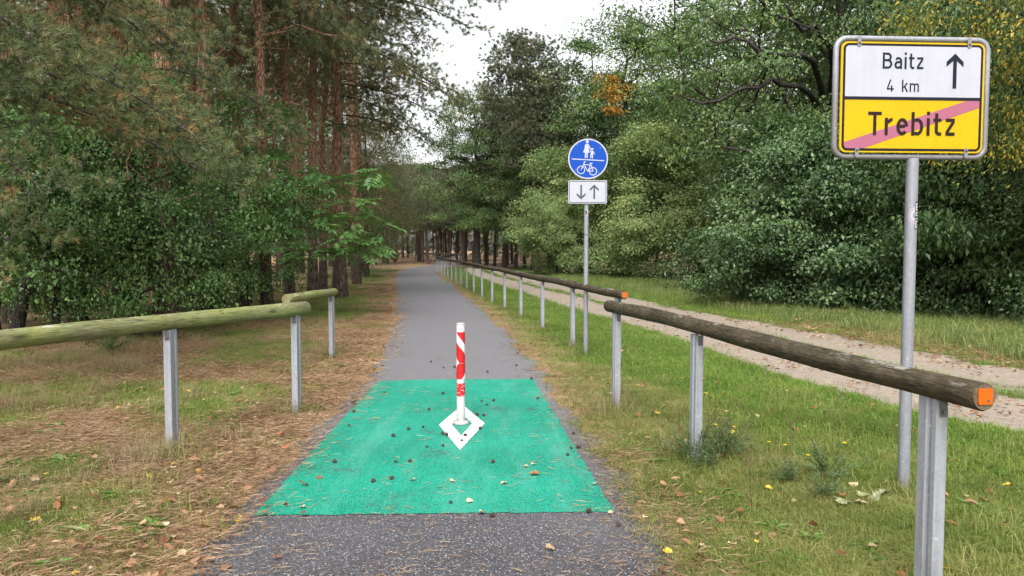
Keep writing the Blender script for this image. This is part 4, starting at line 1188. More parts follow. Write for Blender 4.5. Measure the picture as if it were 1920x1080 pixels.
# ------------------------------------------------------------------ trees and shrubs on the right
OA = broadleaf_parts(501, 16, 2.6, 6.6, (M['bark_dark'], M['lf_oak']), 330, 210, 1.25, 0.15, 0.09, 'round', 0.40, lobes=0.35, trunk_top=0.8, min_r=0.012, shell=0.5, r_tip=0.026, flatn=0.32)
OB = broadleaf_parts(502, 15.5, 3.4, 4.4, (M['bark_dark'], M['lf_oak']), 170, 270, 1.1, 0.16, 0.095, 'round', 0.32, lobes=0.45, trunk_top=0.85, min_r=0.012, r_tip=0.026, flatn=0.32)
oa = make_tree('oak_tree', 'big oak with spreading dark limbs behind the place name sign', 'tree', OA, at(11.5, 26.5), 0.3)
ob = make_tree('oak_tree', 'tall oak rising behind the blue sign with an orange spray', 'tree', OB, at(6.4, 42.5), 1.2, (1, 1, 0.92))
dup(ob, at(-2.6, 56), 3.0, (0.72, 0.72, 0.88), 'dark oak at the right side of the sky gap above the bend')
dup(ob, at(3.2, 60), 4.2, 0.95, 'oak crown behind the tall brownish pine')
dup(ob, at(7.0, 48.5), 5.0, (0.8, 0.8, 0.78), 'oak crown just right of the blue sign, behind the lime shrubs')
dup(ob, at(4.9, 51), 2.6, (0.8, 0.8, 0.72), 'oak filling the gap behind the blue sign disc')
dup(ob, at(12.0, 47), 5.5, 1.05, 'oak behind the lime green shrubs, right of the blue sign')
dup(ob, at(1.6, 53), 0.2, (0.75, 0.75, 0.60), 'low dark oak with drooping limbs behind the left lime shrub')
dup(oa, at(19.5, 24), 2.2, 0.95, 'oak deep behind the right hand thicket')
dup(oa, at(22, 41), 4.0, 1.0, 'oak at the far back of the right wood')
dup(oa, at(15.0, 36), 5.2, 1.05, 'oak crown filling the gap behind the big oak')
for pts_ in (((11.3, 26.3, 4.6), (9.9, 23.6, 6.0), (8.4, 21.3, 6.15), (7.4, 20.6, 6.25), (6.6, 20.2, 6.05), (5.5, 20.2, 5.5), (4.6, 20.4, 5.8)),
             ((11.3, 26.3, 6.4), (9.8, 22.6, 7.6), (8.6, 20.9, 7.75), (7.9, 20.4, 7.6), (7.5, 20.2, 8.2), (7.1, 20.2, 8.6)),
             ((9.6, 22.8, 6.3), (8.3, 20.6, 7.0), (7.0, 20.1, 6.8), (6.2, 20.0, 7.3), (5.4, 20.2, 7.2)),
             ((11.2, 26.2, 3.2), (9.3, 22.5, 4.4), (7.8, 20.6, 4.5), (6.6, 20.2, 4.2), (5.6, 20.3, 4.5))):
    q_ = smooth_line(np.array(pts_), 1); q_ = q_ + np.random.default_rng(len(pts_)).normal(size=q_.shape) * 0.06
    b = MB(); b.tube([tuple(p) for p in q_], list(np.linspace(0.11, 0.022, len(q_))), 8)
    gl = b.build('great_limb', M['bark_dark'], oa)
    gl.location = Vector((-11.5, -26.0, -hz(11.5, 26.5))); gl.location.rotate(Euler((0, 0, -0.3))); gl.rotation_euler = (0, 0, -0.3)
b_or = broadleaf_parts(503, 2.6, 0.1, 1.0, (M['bark_dark'], M['lf_orange']), 14, 90, 0.34, 0.12, 0.075, 'round', 0.02, lobes=0.6)
oo = obj('orange_spray', b_or['crown'], ob); oo.rotation_euler = (0, 0, 0)
_p = Vector((4.9 - 6.4, 38.0 - 42.5, 8.7)); _p.rotate(Euler((0, 0, -1.2))); oo.location = _p
oo['label'] = 'orange autumn leaves among the green'
# shrubs
LA = broadleaf_parts(511, 6.9, 0.45, 2.5, (M['bark_oak'], M['lf_lime']), 190, 330, 0.6, 0.10, 0.068, 'round', 0.06, lobes=0.45, min_r=0.006)
la = make_tree('lime_shrub', 'lime green rounded shrub left of the blue sign pole', 'shrub', LA, at(2.5, 42), 0.2)
dup(la, at(7.0, 36.3), 2.0, (1.25, 1.25, 1.06), 'lime green shrub right of the blue sign with a visible trunk')
dup(la, at(4.6, 39.5), 3.3, 0.8, 'smaller lime shrub directly behind the blue sign pole')
dup(la, at(10.6, 41), 4.4, (1.2, 1.2, 1.0), 'tall olive lime shrub at the back beside the dark bush')
DA = broadleaf_parts(521, 4.3, 0.12, 2.5, (M['bark_dark'], M['lf_dark']), 140, 400, 0.54, 0.092, 0.066, 'dome', 0.05, lobes=0.42, min_r=0.006, shell=0.4)
da = make_tree('dark_bush', 'large rounded dark green bush at the right beside the track', 'bush', DA, at(7.4, 19.0), 0.7)
DB = broadleaf_parts(522, 4.4, 0.25, 2.5, (M['bark_dark'], M['lf_mid']), 120, 330, 0.55, 0.12, 0.055, 'round', 0.06, lobes=0.5, min_r=0.004, shell=0.55, droop=0.9, r_tip=0.011)
db_ = make_tree('mid_green_bush', 'looser mid green bush right behind the place name pole', 'bush', DB, at(9.9, 16.4), 2.0, 1.05)
dup(db_, at(8.9, 21.5), 4.1, 1.2, 'mid green bush filling the gap behind the large rounded dark one')
dup(da, at(11.6, 13.6), 3.6, (1.0, 1.0, 0.9), 'dark bush at the right edge of the view')
dup(da, at(9.3, 24.0), 4.6, 1.3, 'dark bush behind the large rounded one')
dup(da, at(13.5, 19.0), 5.3, 1.4, 'tall dark bush in the right hand thicket')
ASH = broadleaf_parts(531, 9.5, 1.2, 3.0, (M['bark_dark'], M['lf_dark']), 210, 270, 0.7, 0.10, 0.05, 'round', 0.13, lobes=0.4, droop=0.9, min_r=0.008)
ash = make_tree('ash_tree', 'dark leafy tree rising behind the place name sign', 'tree', ASH, at(12.0, 18.0), 0.3)
dup(ash, at(15.2, 15.0), 2.4, 1.0, 'dark leafy tree at the right edge behind the bushes')
YT = broadleaf_parts(541, 7.6, 2.9, 2.7, (M['bark_dark'], M['lf_yellow']), 130, 210, 0.55, 0.085, 0.035, 'round', 0.10, lobes=0.45, droop=1.0, min_r=0.004)
make_tree('yellowing_tree', 'tree with yellowing autumn leaves above the upper right corner of the sign', 'tree', YT, at(9.4, 12.6), 0.2)
# pines on the right
PR = pine_parts(551, 14.6, 6.4, 2.6, 400, 16, 26, 0.20, 0.028, 0.19, (-0.7, 0.2), mat=M['nd_far'], dead=10, cs=0.45, shape='round', shell=0.45, bark='bark_pine_far')
pr = make_tree('pine_tree', 'tall brownish pine standing left of the oak with the orange spray', 'tree', PR, at(1.6, 47), 0.3)
dup(pr, at(-0.6, 57), 2.4, (1.0, 1.0, 0.86), 'brownish pine crown between the dark oak and the tall pine')
PBz = pine_parts(552, 9.0, 1.5, 1.9, 130, 9, 16, 0.15, 0.015, 0.10, (0, 0), mat=M['nd_blue'], dead=0, shape='cone')
make_tree('young_pine', 'bluish young pine between the lime shrubs and the oak', 'tree', PBz, at(5.6, 40.0), 0)
PF = [pine_parts(561 + i, 15 + i, 6.0, 3.1, 240, 12, 10, 0.28, 0.042, 0.165, ((0.5, -0.6, 0.2)[i], 0.3), mat=M['nd_far'], dead=12, cs=0.5, sides=8, bark='bark_pine_far') for i in range(3)]
pf_pos = [
 (-3.2, 62, 'leaning dark pine trunk just beyond the end of the long railing'),
 (-5.6, 68, 'strongly leaning dark pine behind the far slanting rail'),
 (-4.2, 66, 'upright dark pine behind the far slanting rail'),
 (-1.4, 60, 'thick dark pine trunk left of the pair beside the track bend'),
 (-2.2, 64, 'slim dark pine between the leaning ones and the track'),
 (0.3, 57, 'thick dark pine trunk beside the track bend'),
 (1.0, 58.5, 'thick dark pine trunk left of the left lime shrub'),
 (-0.4, 66, 'brown pine trunk behind the track bend'),
]
pfr = []
for i, (x, y, lab) in enumerate(pf_pos):
    if i < 3: pfr.append(make_tree('pine_tree', lab, 'tree', PF[i], at(x, y), i * 2.0, (0.8, 0.8, 0.55), 'pines at the bend'))
    else: dup(pfr[i % 3], at(x, y), i * 1.7, (0.8, 0.8, 0.53 + 0.04 * (i % 3)), lab, 'pines at the bend')
rg = np.random.default_rng(91)
placed = [(p[0], p[1]) for p in pf_pos]
cnt = tries = 0
while cnt < 125 and tries < 6000:
    tries += 1
    y = 68 + 75 * rg.random()
    x = y * (-0.20 + 0.27 * rg.random()) if cnt < 85 else -50 + 100 * rg.random()
    if abs(sdist(np.array([x]), np.array([y]), PATHS)[0]) < 2.2 and y < 95: continue
    if min((x - a) ** 2 + (y - b_) ** 2 for a, b_ in placed) < 1.9 ** 2: continue
    placed.append((x, y))
    dup(pfr[cnt % 3], at(x, y), rg.random() * 6.28, (0.82, 0.82, min(0.8 + 0.3 * rg.random(), (1.0 + 0.112 * y) / 16.5)), 'dark pine trunk in the far wood beyond the bend', 'pines of the far wood')
    cnt += 1
# far wood closing the view
rg = np.random.default_rng(92)
n = 26000
a = rg.uniform(-1.25, 1.25, n); rr = rg.uniform(150, 185, n)
P = np.stack([rr * np.sin(a), rr * np.cos(a) - 10, rg.random(n) ** 0.9 * (13 + 4 * vnoise(a * 40, rr * 0, 1.0, 4))], 1)
V, F, r = leaf_geo(P, rg.normal(size=(n, 3)), rg.normal(size=(n, 3)) + np.array([0, -0.6, 0.5]), 1.5, 1.0, rg=rg)
tag(obj('far_wood', mesh_np('far_wood', V, [F], [M['nd_far']], {'rnd': r})), 'dim mass of trees closing the view at the back', 'wood', kind='stuff')

# ------------------------------------------------------------------ ground cover
def clump(seed, n, rad, L, W, mat, bend=0.5, lo=0.5, spread=0.35, flat=False):
    rg = np.random.default_rng(seed)
    p = rg.normal(size=(n, 2)) * rad * 0.5
    a = rg.random(n) * 6.28
    if flat:      # lying needles
        l = L * (0.6 + 0.6 * rg.random(n))
        d = np.stack([np.cos(a), np.sin(a), rg.normal(size=n) * 0.05], 1)
        s = np.stack([-np.sin(a), np.cos(a), np.zeros(n)], 1)
        b0 = np.concatenate([p, (0.002 + 0.012 * rg.random(n))[:, None]], 1)
        mid = b0 + d * l[:, None] * 0.5 + s * (rg.normal(size=n) * 0.10 * l)[:, None]
        V = np.stack([b0 - s * W / 2, b0 + s * W / 2, mid + s * W / 2 + np.array([0, 0, .002]), mid - s * W / 2, b0 + d * l[:, None]], 1).reshape(-1, 3)
        V[:, 2] = np.maximum(V[:, 2], 0.002)
        i = np.arange(n) * 5
        return mesh_np('clump', V, [np.stack([i + 3, i + 2, i + 4], 1), np.stack([i, i + 1, i + 2, i + 3], 1)], [mat], {'rnd': np.repeat(rg.random(n), 5)})
    l = L * (lo + (1.3 - lo) * rg.random(n))
    d = np.stack([np.cos(a), np.sin(a), np.zeros(n)], 1)
    s = np.stack([-np.sin(a), np.cos(a), np.zeros(n)], 1)
    t = spread * (0.3 + rg.random(n)); q = bend * (0.4 + rg.random(n))
    b0 = np.concatenate([p, np.full((n, 1), -0.006)], 1)
    up = np.array([0, 0, 1.0])
    m1 = b0 + (d * t[:, None] * 0.45 + up * 0.6) * l[:, None]
    tp = b0 + (d * (t + q * 0.7)[:, None] + up * (1 - 0.35 * q)[:, None]) * l[:, None]
    w = (W * (0.7 + 0.6 * rg.random(n)))[:, None]
    V = np.stack([b0 - s * w / 2, b0 + s * w / 2, m1 + s * w * 0.42, m1 - s * w * 0.42, tp], 1).reshape(-1, 3)
    i = np.arange(n) * 5
    return mesh_np('clump', V, [np.stack([i + 3, i + 2, i + 4], 1), np.stack([i, i + 1, i + 2, i + 3], 1)], [mat], {'rnd': np.repeat(rg.random(n), 5)})

def scatter(name, P, S, variants, label=None, seed=0, tilt=0.12):
    """one stuff object: points that carry copies of a few clump meshes"""
    rg = np.random.default_rng(seed)
    n = len(P)
    me = bpy.data.meshes.new(name)
    me.vertices.add(n); me.vertices.foreach_set('co', np.ascontiguousarray(P, np.float32).ravel())
    rot = np.stack([rg.normal(size=n) * tilt, rg.normal(size=n) * tilt, rg.random(n) * 6.283], 1)
    for k_, v_, ty in (('rot', rot, 'FLOAT_VECTOR'), ('sc', S, 'FLOAT')):
        at_ = me.attributes.new(k_, ty, 'POINT'); at_.data.foreach_set('vector' if ty != 'FLOAT' else 'value', np.ascontiguousarray(v_, np.float32).ravel())
    va = me.attributes.new('var', 'INT', 'POINT'); va.data.foreach_set('value', rg.integers(0, len(variants), n).astype(np.int32))
    me.update()
    o = obj(name, me)
    ng = bpy.data.node_groups.new(name, 'GeometryNodeTree')
    ng.interface.new_socket('Geometry', in_out='INPUT', socket_type='NodeSocketGeometry')
    ng.interface.new_socket('Geometry', in_out='OUTPUT', socket_type='NodeSocketGeometry')
    gi = ng.nodes.new('NodeGroupInput'); go = ng.nodes.new('NodeGroupOutput')
    jn = ng.nodes.new('GeometryNodeJoinGeometry')
    def named(nm, ty):
        a_ = ng.nodes.new('GeometryNodeInputNamedAttribute'); a_.data_type = ty; a_.inputs['Name'].default_value = nm
        return [s for s in a_.outputs if s.enabled][0]
    vr = named('var', 'INT'); ro = named('rot', 'FLOAT_VECTOR'); sc_ = named('sc', 'FLOAT')
    for k_, vm in enumerate(variants):
        so = bpy.data.objects.new('clump_source', vm)
        oi = ng.nodes.new('GeometryNodeObjectInfo'); oi.inputs['Object'].default_value = so
        ip = ng.nodes.new('GeometryNodeInstanceOnPoints')
        cp = ng.nodes.new('FunctionNodeCompare'); cp.data_type = 'INT'; cp.operation = 'EQUAL'
        ins = [s for s in cp.inputs if s.enabled]
        ng.links.new(vr, ins[0]); ins[1].default_value = k_
        ng.links.new(gi.outputs[0], ip.inputs['Points']); ng.links.new(cp.outputs[0], ip.inputs['Selection'])
        ng.links.new(oi.outputs['Geometry'], ip.inputs['Instance'])
        ng.links.new(ro, ip.inputs['Rotation']); ng.links.new(sc_, ip.inputs['Scale'])
        ng.links.new(ip.outputs[0], jn.inputs[0])
    ng.links.new(jn.outputs[0], go.inputs[0])
    md = o.modifiers.new('scatter', 'NODES'); md.node_group = ng
    tag(o, label, None, None, 'stuff')
    return o

def cand(n, x0, x1, y0, y1, seed, pw=2.0):
    """random ground points, denser near the camera"""
    rg = np.random.default_rng(seed)
    u_ = rg.random(n)
    y = y0 * (y1 / y0) ** (u_ ** (1.0 / 1.0))
    y = 1 / (1 / y0 ** pw + u_ * (1 / y1 ** pw - 1 / y0 ** pw)) ** (1 / pw) if pw > 0 else y
    x = x0 + (x1 - x0) * rg.random(n)
    fr_ = np.abs(x) < 0.78 * y + 1.2
    return x[fr_], y[fr_], rg
def ok_off(x, y, m=0.0):
    return np.abs(sdist(x, y, PATHS)) - path_hw(y) > m
# lying needles
nv = [clump(600 + i, 60, 0.20, 0.075, 0.0020, M['needle'], flat=True) for i in range(5)]
def keep_pts(x, y, w, rg): 
    k_ = rg.random(len(x)) < w
    return x[k_], y[k_]
def pts(x, y, dz=0.0): return np.stack([x, y, height(x, y) + dz], 1)
x, y, rg = cand(42000, -9, 9, 2.6, 30, 1, 0.9)
nd, lw, sd = zones(x, y)
w = np.where(ok_off(x, y, 0.20) | (ok_off(x, y, 0.05) & (rg.random(len(x)) < 0.35)), np.clip(nd * 1.1 - 0.1, 0, 1), 0)
x, y = keep_pts(x, y, w, rg)
scatter('needle_litter', pts(x, y, 0.0), 0.8 + 0.5 * rg.random(len(x)) + y * 0.03, nv, 'brown pine needles lying on the verge', 3)
# a few on the asphalt and green surface, in loose wisps
wv = [clump(620 + i, 5, 0.14, 0.075, 0.0017, M['needle'], flat=True) for i in range(5)]
x, y, rg = cand(1500, -1.6, 0.8, 2.8, 12, 2, 0.9)
dpn = sdist(x, y, PATHS)
k_ = (np.abs(dpn) < path_hw(y)) & (rg.random(len(x)) < 0.03 + 1.6 * vnoise(x, y, 0.6, 77) ** 4 + 0.5 * sstep(0.55, 1.1, np.abs(dpn)))
x, y = x[k_], y[k_]
scatter('path_needles', np.stack([x, y, np.full(len(x), 0.0065)], 1), 0.8 + 0.5 * rg.random(len(x)), wv, 'scattered pine needles on the path', 4, tilt=0.0)
# lawn
lv = [clump(640 + i, 34, 0.13, 0.060, 0.0042, M['gr_lawn'], 0.6) for i in range(5)]
x, y, rg = cand(90000, -9, 11, 2.8, 46, 5, 0.8)
nd, lw, sd = zones(x, y)
left = sdist(x, y, PATHS) < 0
w = np.where(ok_off(x, y, 0.02), np.clip(lw * 1.2 - 0.2, 0, 1) * (1 - np.clip(nd, 0, 1) * 0.85) * (1 - sd) ** 2, 0) * np.where(left, 0.35, 1)
x, y = keep_pts(x, y, w, rg)
scatter('lawn_grass', pts(x, y), (0.62 + 0.45 * rg.random(len(x))) * (0.85 + y * 0.022), lv, 'short green grass between the railing and the track', 6)
# dry olive grass
dv = [clump(660 + i, 30, 0.15, 0.055, 0.0034, M['gr_dry'], 0.9, spread=0.7) for i in range(5)]
x, y, rg = cand(90000, -9, 10, 2.6, 40, 8, 0.8)
nd, lw, sd = zones(x, y)
left = sdist(x, y, PATHS) < 0
w = np.where(ok_off(x, y, 0.0), np.where(left, np.clip(0.95 - nd, 0.05, 1) * 0.9, np.clip(1.0 - 0.6 * lw, 0.2, 1) * (1 - 0.75 * nd)) * (1 - sd) ** 2, 0)
x, y = keep_pts(x, y, w, rg)
scatter('verge_grass', pts(x, y), (0.55 + 0.5 * rg.random(len(x))) * (0.9 + y * 0.016), dv, 'short olive and straw coloured verge grass', 9)
# taller grass at the far side of the track, round posts
tv = [clump(680 + i, 30, 0.16, 0.20, 0.005, M['gr_tall'], 0.7) for i in range(4)]
x, y, rg = cand(26000, 2, 14, 7, 46, 11, 0.6)
r2 = sdist(x, y, RUT2S)
w = sstep(1.0, 2.6, r2) * (0.35 + 0.65 * vnoise(x, y, 1.1, 31)) * (1 - 0.85 * sstep(5.2, 6.4, r2))
x, y = keep_pts(x, y, w, rg)
scatter('tall_grass', pts(x, y), 0.7 + 0.8 * rg.random(len(x)), tv, 'taller grass in front of the bushes', 12)
# straw tufts on the left and by posts
sv = [clump(700 + i, 46, 0.13, 0.20, 0.0022, M['straw'], 1.1, spread=0.6) for i in range(4)]
x, y, rg = cand(5200, -9, -1.6, 3, 34, 13, 0.7)
dpx = -sdist(x, y, PATHS) - path_hw(y)
w = sstep(0.35, 1.2, dpx) * sstep(0.48, 0.8, vnoise(x, y, 1.1, 41)) * 0.55 + 0.5 * sstep(2.2, 3.5, dpx) * vnoise(x, y, 0.8, 4)
x, y = keep_pts(x, y, w, rg)
fx = [(-2.62, 5.30), (-2.55, 5.15), (-2.70, 5.22), (-2.40, 5.40), (-2.75, 5.35), (-1.9, 6.9), (-2.05, 6.75), (0.9, 6.7), (1.05, 7.0), (0.8, 6.9), (1.25, 5.6), (0.62, 12.2), (0.35, 13.9), (0.95, 11.4)]
x = np.concatenate([x, [f[0] for f in fx]]); y = np.concatenate([y, [f[1] for f in fx]])
scatter('straw_grass', pts(x, y), np.concatenate([0.55 + 0.6 * rg.random(len(x) - len(fx)), np.full(len(fx), 1.15)]), sv, 'thin straw coloured grass tufts', 14)
rv = [clump(740 + i, 40, 0.16, 0.13, 0.0032, M['gr_dry'], 1.2, spread=0.8) for i in range(4)]
x, y, rg = cand(5200, -6, 6, 2.7, 16, 23, 0.7)
dpx = np.abs(sdist(x, y, PATHS)) - path_hw(y); nd, lw, sd = zones(x, y)
w = sstep(0.1, 0.5, dpx) * (1 - sd) ** 3 * sstep(0.42, 0.75, vnoise(x, y, 0.7, 61)) * np.where(sdist(x, y, PATHS) > 0, 0.6 * (1 - sstep(3.0, 4.2, dpx)), 0.3)
x, y = keep_pts(x, y, w, rg)
fx = []
for (qx, qy) in [(1.41, 5.5), (0.98, 6.94), (1.24, 9.3), (0.91, 11.6), (0.55, 13.9), (0.17, 16.2), (-0.2, 18.6), (2.475, 4.65), (1.07, 10.8), (-2.6, 5.32), (-1.99, 6.83), (-2.5, 10.4), (-2.7, 9.2)]:
    for q_ in range(5): fx.append((qx + rg.normal() * 0.07, qy + rg.normal() * 0.07))
x = np.concatenate([x, [f[0] for f in fx]]); y = np.concatenate([y, [f[1] for f in fx]])
scatter('rough_grass', pts(x, y), 0.6 + 0.6 * rg.random(len(x)), rv, 'rough longer grass tufts on the verges and round the posts', 24)
# leaf litter on the track side and under the trees
rg = np.random.default_rng(15)
def litter_clump(seed):
    rg = np.random.default_rng(seed); n = 9
    P = np.concatenate([rg.normal(size=(n, 2)) * 0.14, 0.008 + 0.02 * rg.random((n, 1))], 1)
    V, F, r = leaf6_geo(P, np.concatenate([rg.normal(size=(n, 2)), rg.normal(size=(n, 1)) * 0.15], 1), np.array([0, 0, 1.0]) + rg.normal(size=(n, 3)) * 0.3, 0.035 + 0.035 * rg.random(n), 0.022 + 0.022 * rg.random(n), rg)
    V[:, 2] = np.maximum(V[:, 2], 0.003)
    return mesh_np('clump', V, [F], [M['litter']], {'rnd': r})
lc = [litter_clump(720 + i) for i in range(5)]
x, y, rg = cand(16000, -9, 13, 2.8, 34, 16, 0.5)
dpp = sdist(x, y, PATHS); r2 = sdist(x, y, RUT2S); r1 = np.abs(sdist(x, y, RUT1S))
w = np.where(dpp > 0, 0.03 + 0.55 * (sstep(-0.2, 0.6, r2) * (1 - sstep(1.7, 2.7, r2))) * (1 - 0.8 * sstep(13, 20, y)) + 0.10 * (r1 < 0.7), 0.05 + 0.14 * (np.abs(dpp) < path_hw(y) + 0.5))
w = np.where(ok_off(x, y, 0.02), w, 0)
x, y = keep_pts(x, y, w, rg)
scatter('leaf_litter', pts(x, y), 0.7 + 0.6 * rg.random(len(x)), lc, 'dry fallen leaves beside the sandy track', 17)

# ------------------------------------------------------------------ small single things: cones, leaves, weeds
def cone_mesh(seed, L=0.034, r=0.0145):
    rg = np.random.default_rng(seed); n, k = 9, 9; V = []
    for i in range(n):
        t = i / (n - 1); rr = r * (0.25 + math.sin(math.pi * min(1, 0.12 + 0.86 * t)) ** 0.7 * 0.85) * (1 - 0.25 * t)
        for j in range(k):
            a = 2 * math.pi * (j + 0.5 * (i % 2)) / k
            q_ = rr * (1 + 0.28 * (1 if (i + j) % 2 else -0.2) + 0.08 * rg.normal())
            V.append((L * (t - 0.5), q_ * math.cos(a), q_ * math.sin(a) + r * 0.85))
    F = [(i * k + j, i * k + (j + 1) % k, (i + 1) * k + (j + 1) % k, (i + 1) * k + j) for i in range(n - 1) for j in range(k)]
    V = np.array(V); V[:, 2] = np.maximum(V[:, 2], 0)
    return mesh_np('pine_cone', V, [np.array(F), np.array([[j for j in range(k - 1, -1, -1)], [(n - 1) * k + j for j in range(k)]])], [M['cone']])
s_ = NT('cone_scales'); n_ = s_.noise(180, 4, 0.6, s_.coord('Object')); s_.color(s_.ramp(n_, [(0.3, (0.018, 0.012, 0.010)), (0.55, (0.06, 0.042, 0.034)), (0.75, (0.16, 0.12, 0.10))])).rough(0.8); M['cone'] = s_.m
CM = [cone_mesh(i) for i in range(3)]
def px2g(px, py, z=0.0):
    th = math.atan(75 / 1400); u_ = (px - 960) / 1400; v_ = (540 - py) / 1400
    yy = math.cos(th) + v_ * math.sin(th); zz = v_ * math.cos(th) - math.sin(th); t_ = (z - 1.55) / zz
    return u_ * t_, yy * t_
cones = [(627, 869), (742, 868), (735, 900), (768, 868), (793, 803), (766, 807), (738, 820), (801, 840), (830, 816), (837, 818), (873, 819), (866, 829), (831, 838), (900, 806), (907, 781), (894, 780), (830, 740), (804, 770), (721, 738), (664, 774), (575, 912), (536, 949), (924, 869), (903, 754), (913, 761), (926, 753), (1070, 843), (1064, 855), (1085, 841), (997, 712), (1008, 749), (1103, 962), (923, 971), (1159, 988), (852, 690), (914, 699), (832, 691), (808, 680), (968, 687), (530, 773), (1075, 815), (700, 905), (655, 800), (845, 945)]
rg = np.random.default_rng(18)
for i, (px, py) in enumerate(cones):
    x, y = px2g(px, py)
    o = obj('pine_cone', CM[i % 3], None, (x, y, 0.0055), (0, 0, rg.random() * 6.28))
    o.scale = (0.6 + 0.4 * rg.random(),) * 3
    on_green = 4.3 < y < 8.7
    if on_green: tag(o, 'small dark pine cone lying on the green surface', 'pine cone', 'pine cones on the green surface')
    else: tag(o, 'small dark pine cone lying on the bare grey asphalt', 'pine cone', 'pine cones on the asphalt')

def fallen_leaf(seed, mat, L=0.055, W=0.042, lobed=False):
    rg = np.random.default_rng(seed)
    n = 7; top = []; bot = []
    for i in range(n):
        t = i / (n - 1)
        w_ = W / 2 * math.sin(math.pi * min(1, t * 0.97 + 0.03)) ** 0.75
        if lobed: w_ *= 1.25 if i % 2 else 0.6
        c = 0.16 * L * math.sin(t * 3.0) * rg.uniform(-0.3, 1); 
        top.append((L * (t - 0.5), w_, 0.006 + c + w_ * 0.18)); bot.append((L * (t - 0.5), -w_, 0.006 + c + w_ * 0.22))
    b = MB()
    V = top + bot + [(-L * 0.5 - 0.02, 0, 0.004)]
    mid = [((a[0]), 0, max(0.003, a[2] - abs(a[1]) * 0.3)) for a in top]
    o0 = len(V); V = V + mid
    F = []
    for i in range(n - 1):
        F += [(i, o0 + i, o0 + i + 1, i + 1), (o0 + i, n + i, n + i + 1, o0 + i + 1)]
    b.add(V, F)
    return b.mesh('fallen_leaf', [mat])
FL = {}
for nm in ('pale', 'yellow', 'rust', 'palegreen', 'tan'):
    FL[nm] = [fallen_leaf(800 + 7 * i + len(nm), M['fl_' + nm], *( (0.055, 0.042, False) if nm != 'palegreen' else (0.13, 0.11, True))) for i in range(3)]
WORDS = {'pale': 'pale beige', 'yellow': 'yellow', 'rust': 'rust brown', 'tan': 'tan', 'palegreen': 'pale green lobed'}
def drop(kind, x, y, where, grp, sc=1.0, z=None, label=None):
    o = obj('fallen_leaf', FL[kind][int(rg.integers(0, 3))], None, (x, y, (hz(x, y) + 0.022) if z is None else z), (rg.normal() * 0.18, rg.normal() * 0.18, rg.random() * 6.28))
    o.scale = (sc,) * 3
    tag(o, label or f'small {WORDS[kind]} fallen leaf lying {where}', 'fallen leaf', None if label else f'{WORDS[kind]} fallen leaves {grp}')
lv_y = [(67, 988, 'yellow', 1.15), (327, 881, 'yellow', 0.9), (281, 905, 'yellow', 0.95), (87, 896, 'yellow', 0.8), (444, 978, 'yellow', 0.9), (1252, 1042, 'yellow', 1.0), (1210, 979, 'pale', 0.9), (415, 874, 'pale', 0.9), (169, 982, 'pale', 0.9), (310, 999, 'pale', 1.0), (321, 1025, 'pale', 1.0), (283, 969, 'tan', 0.9), (269, 965, 'pale', 0.9), (255, 1058, 'pale', 1.0), (342, 1055, 'tan', 1.0), (448, 971, 'yellow', 0.8), (527, 825, 'rust', 1.6), (538, 851, 'rust', 1.4), (493, 835, 'tan', 0.9), (575, 830, 'tan', 0.8), (500, 818, 'pale', 0.8), (1002, 892, 'rust', 1.3), (903, 965, 'pale', 1.0), (945, 909, 'pale', 0.9), (1000, 873, 'pale', 0.7), (986, 877, 'pale', 0.7), (880, 943, 'pale', 0.9), (1116, 910, 'pale', 0.8), (1145, 964, 'pale', 0.7), (775, 903, 'pale', 0.8), (848, 905, 'pale', 0.8), (567, 954, 'pale', 0.8), (1030, 1032, 'tan', 1.2), (519, 1050, 'rust', 0.9)]
for px, py, kd, sc in lv_y:
    x, y = px2g(px, py)
    onp = abs(float(sdist(np.array([x]), np.array([y]), PATHS)[0])) < float(path_hw(y)) - 0.03
    if onp: drop(kd, x, y, 'on the path', 'on the path', sc, 0.009)
    elif x < 0: drop(kd, x, y, 'among the needles left of the path', 'left of the path', sc)
    else: drop(kd, x, y, 'on the grass right of the path', 'right of the path', sc)
for i in range(120):
    y = 3.1 + 6.5 * rg.random() ** 1.3; x = -1.75 - 2.2 * rg.random() ** 1.6 - 0.06 * y
    drop(('pale', 'tan', 'pale', 'rust', 'tan', 'yellow')[int(rg.integers(0, 6))], x, y, 'among the needles left of the path', 'left of the path', 0.45 + 0.5 * rg.random())
for i in range(70):
    y = 3.2 + 6.5 * rg.random() ** 1.2; x = 0.9 + 2.6 * rg.random()
    drop(('tan', 'rust', 'pale', 'rust', 'yellow')[int(rg.integers(0, 5))], x, y, 'on the grass right of the path', 'right of the path', 0.6 + 0.7 * rg.random())
for i, (px, py) in enumerate([(1600, 925), (1618, 945), (1640, 950), (1615, 962), (1580, 960), (1655, 940)]):
    x, y = px2g(px, py)
    drop('palegreen' if i % 3 else 'pale', x, y, 'in a heap by the sign pole', 'near the sign pole', 0.62 + 0.06 * i if i % 3 else 1.3)

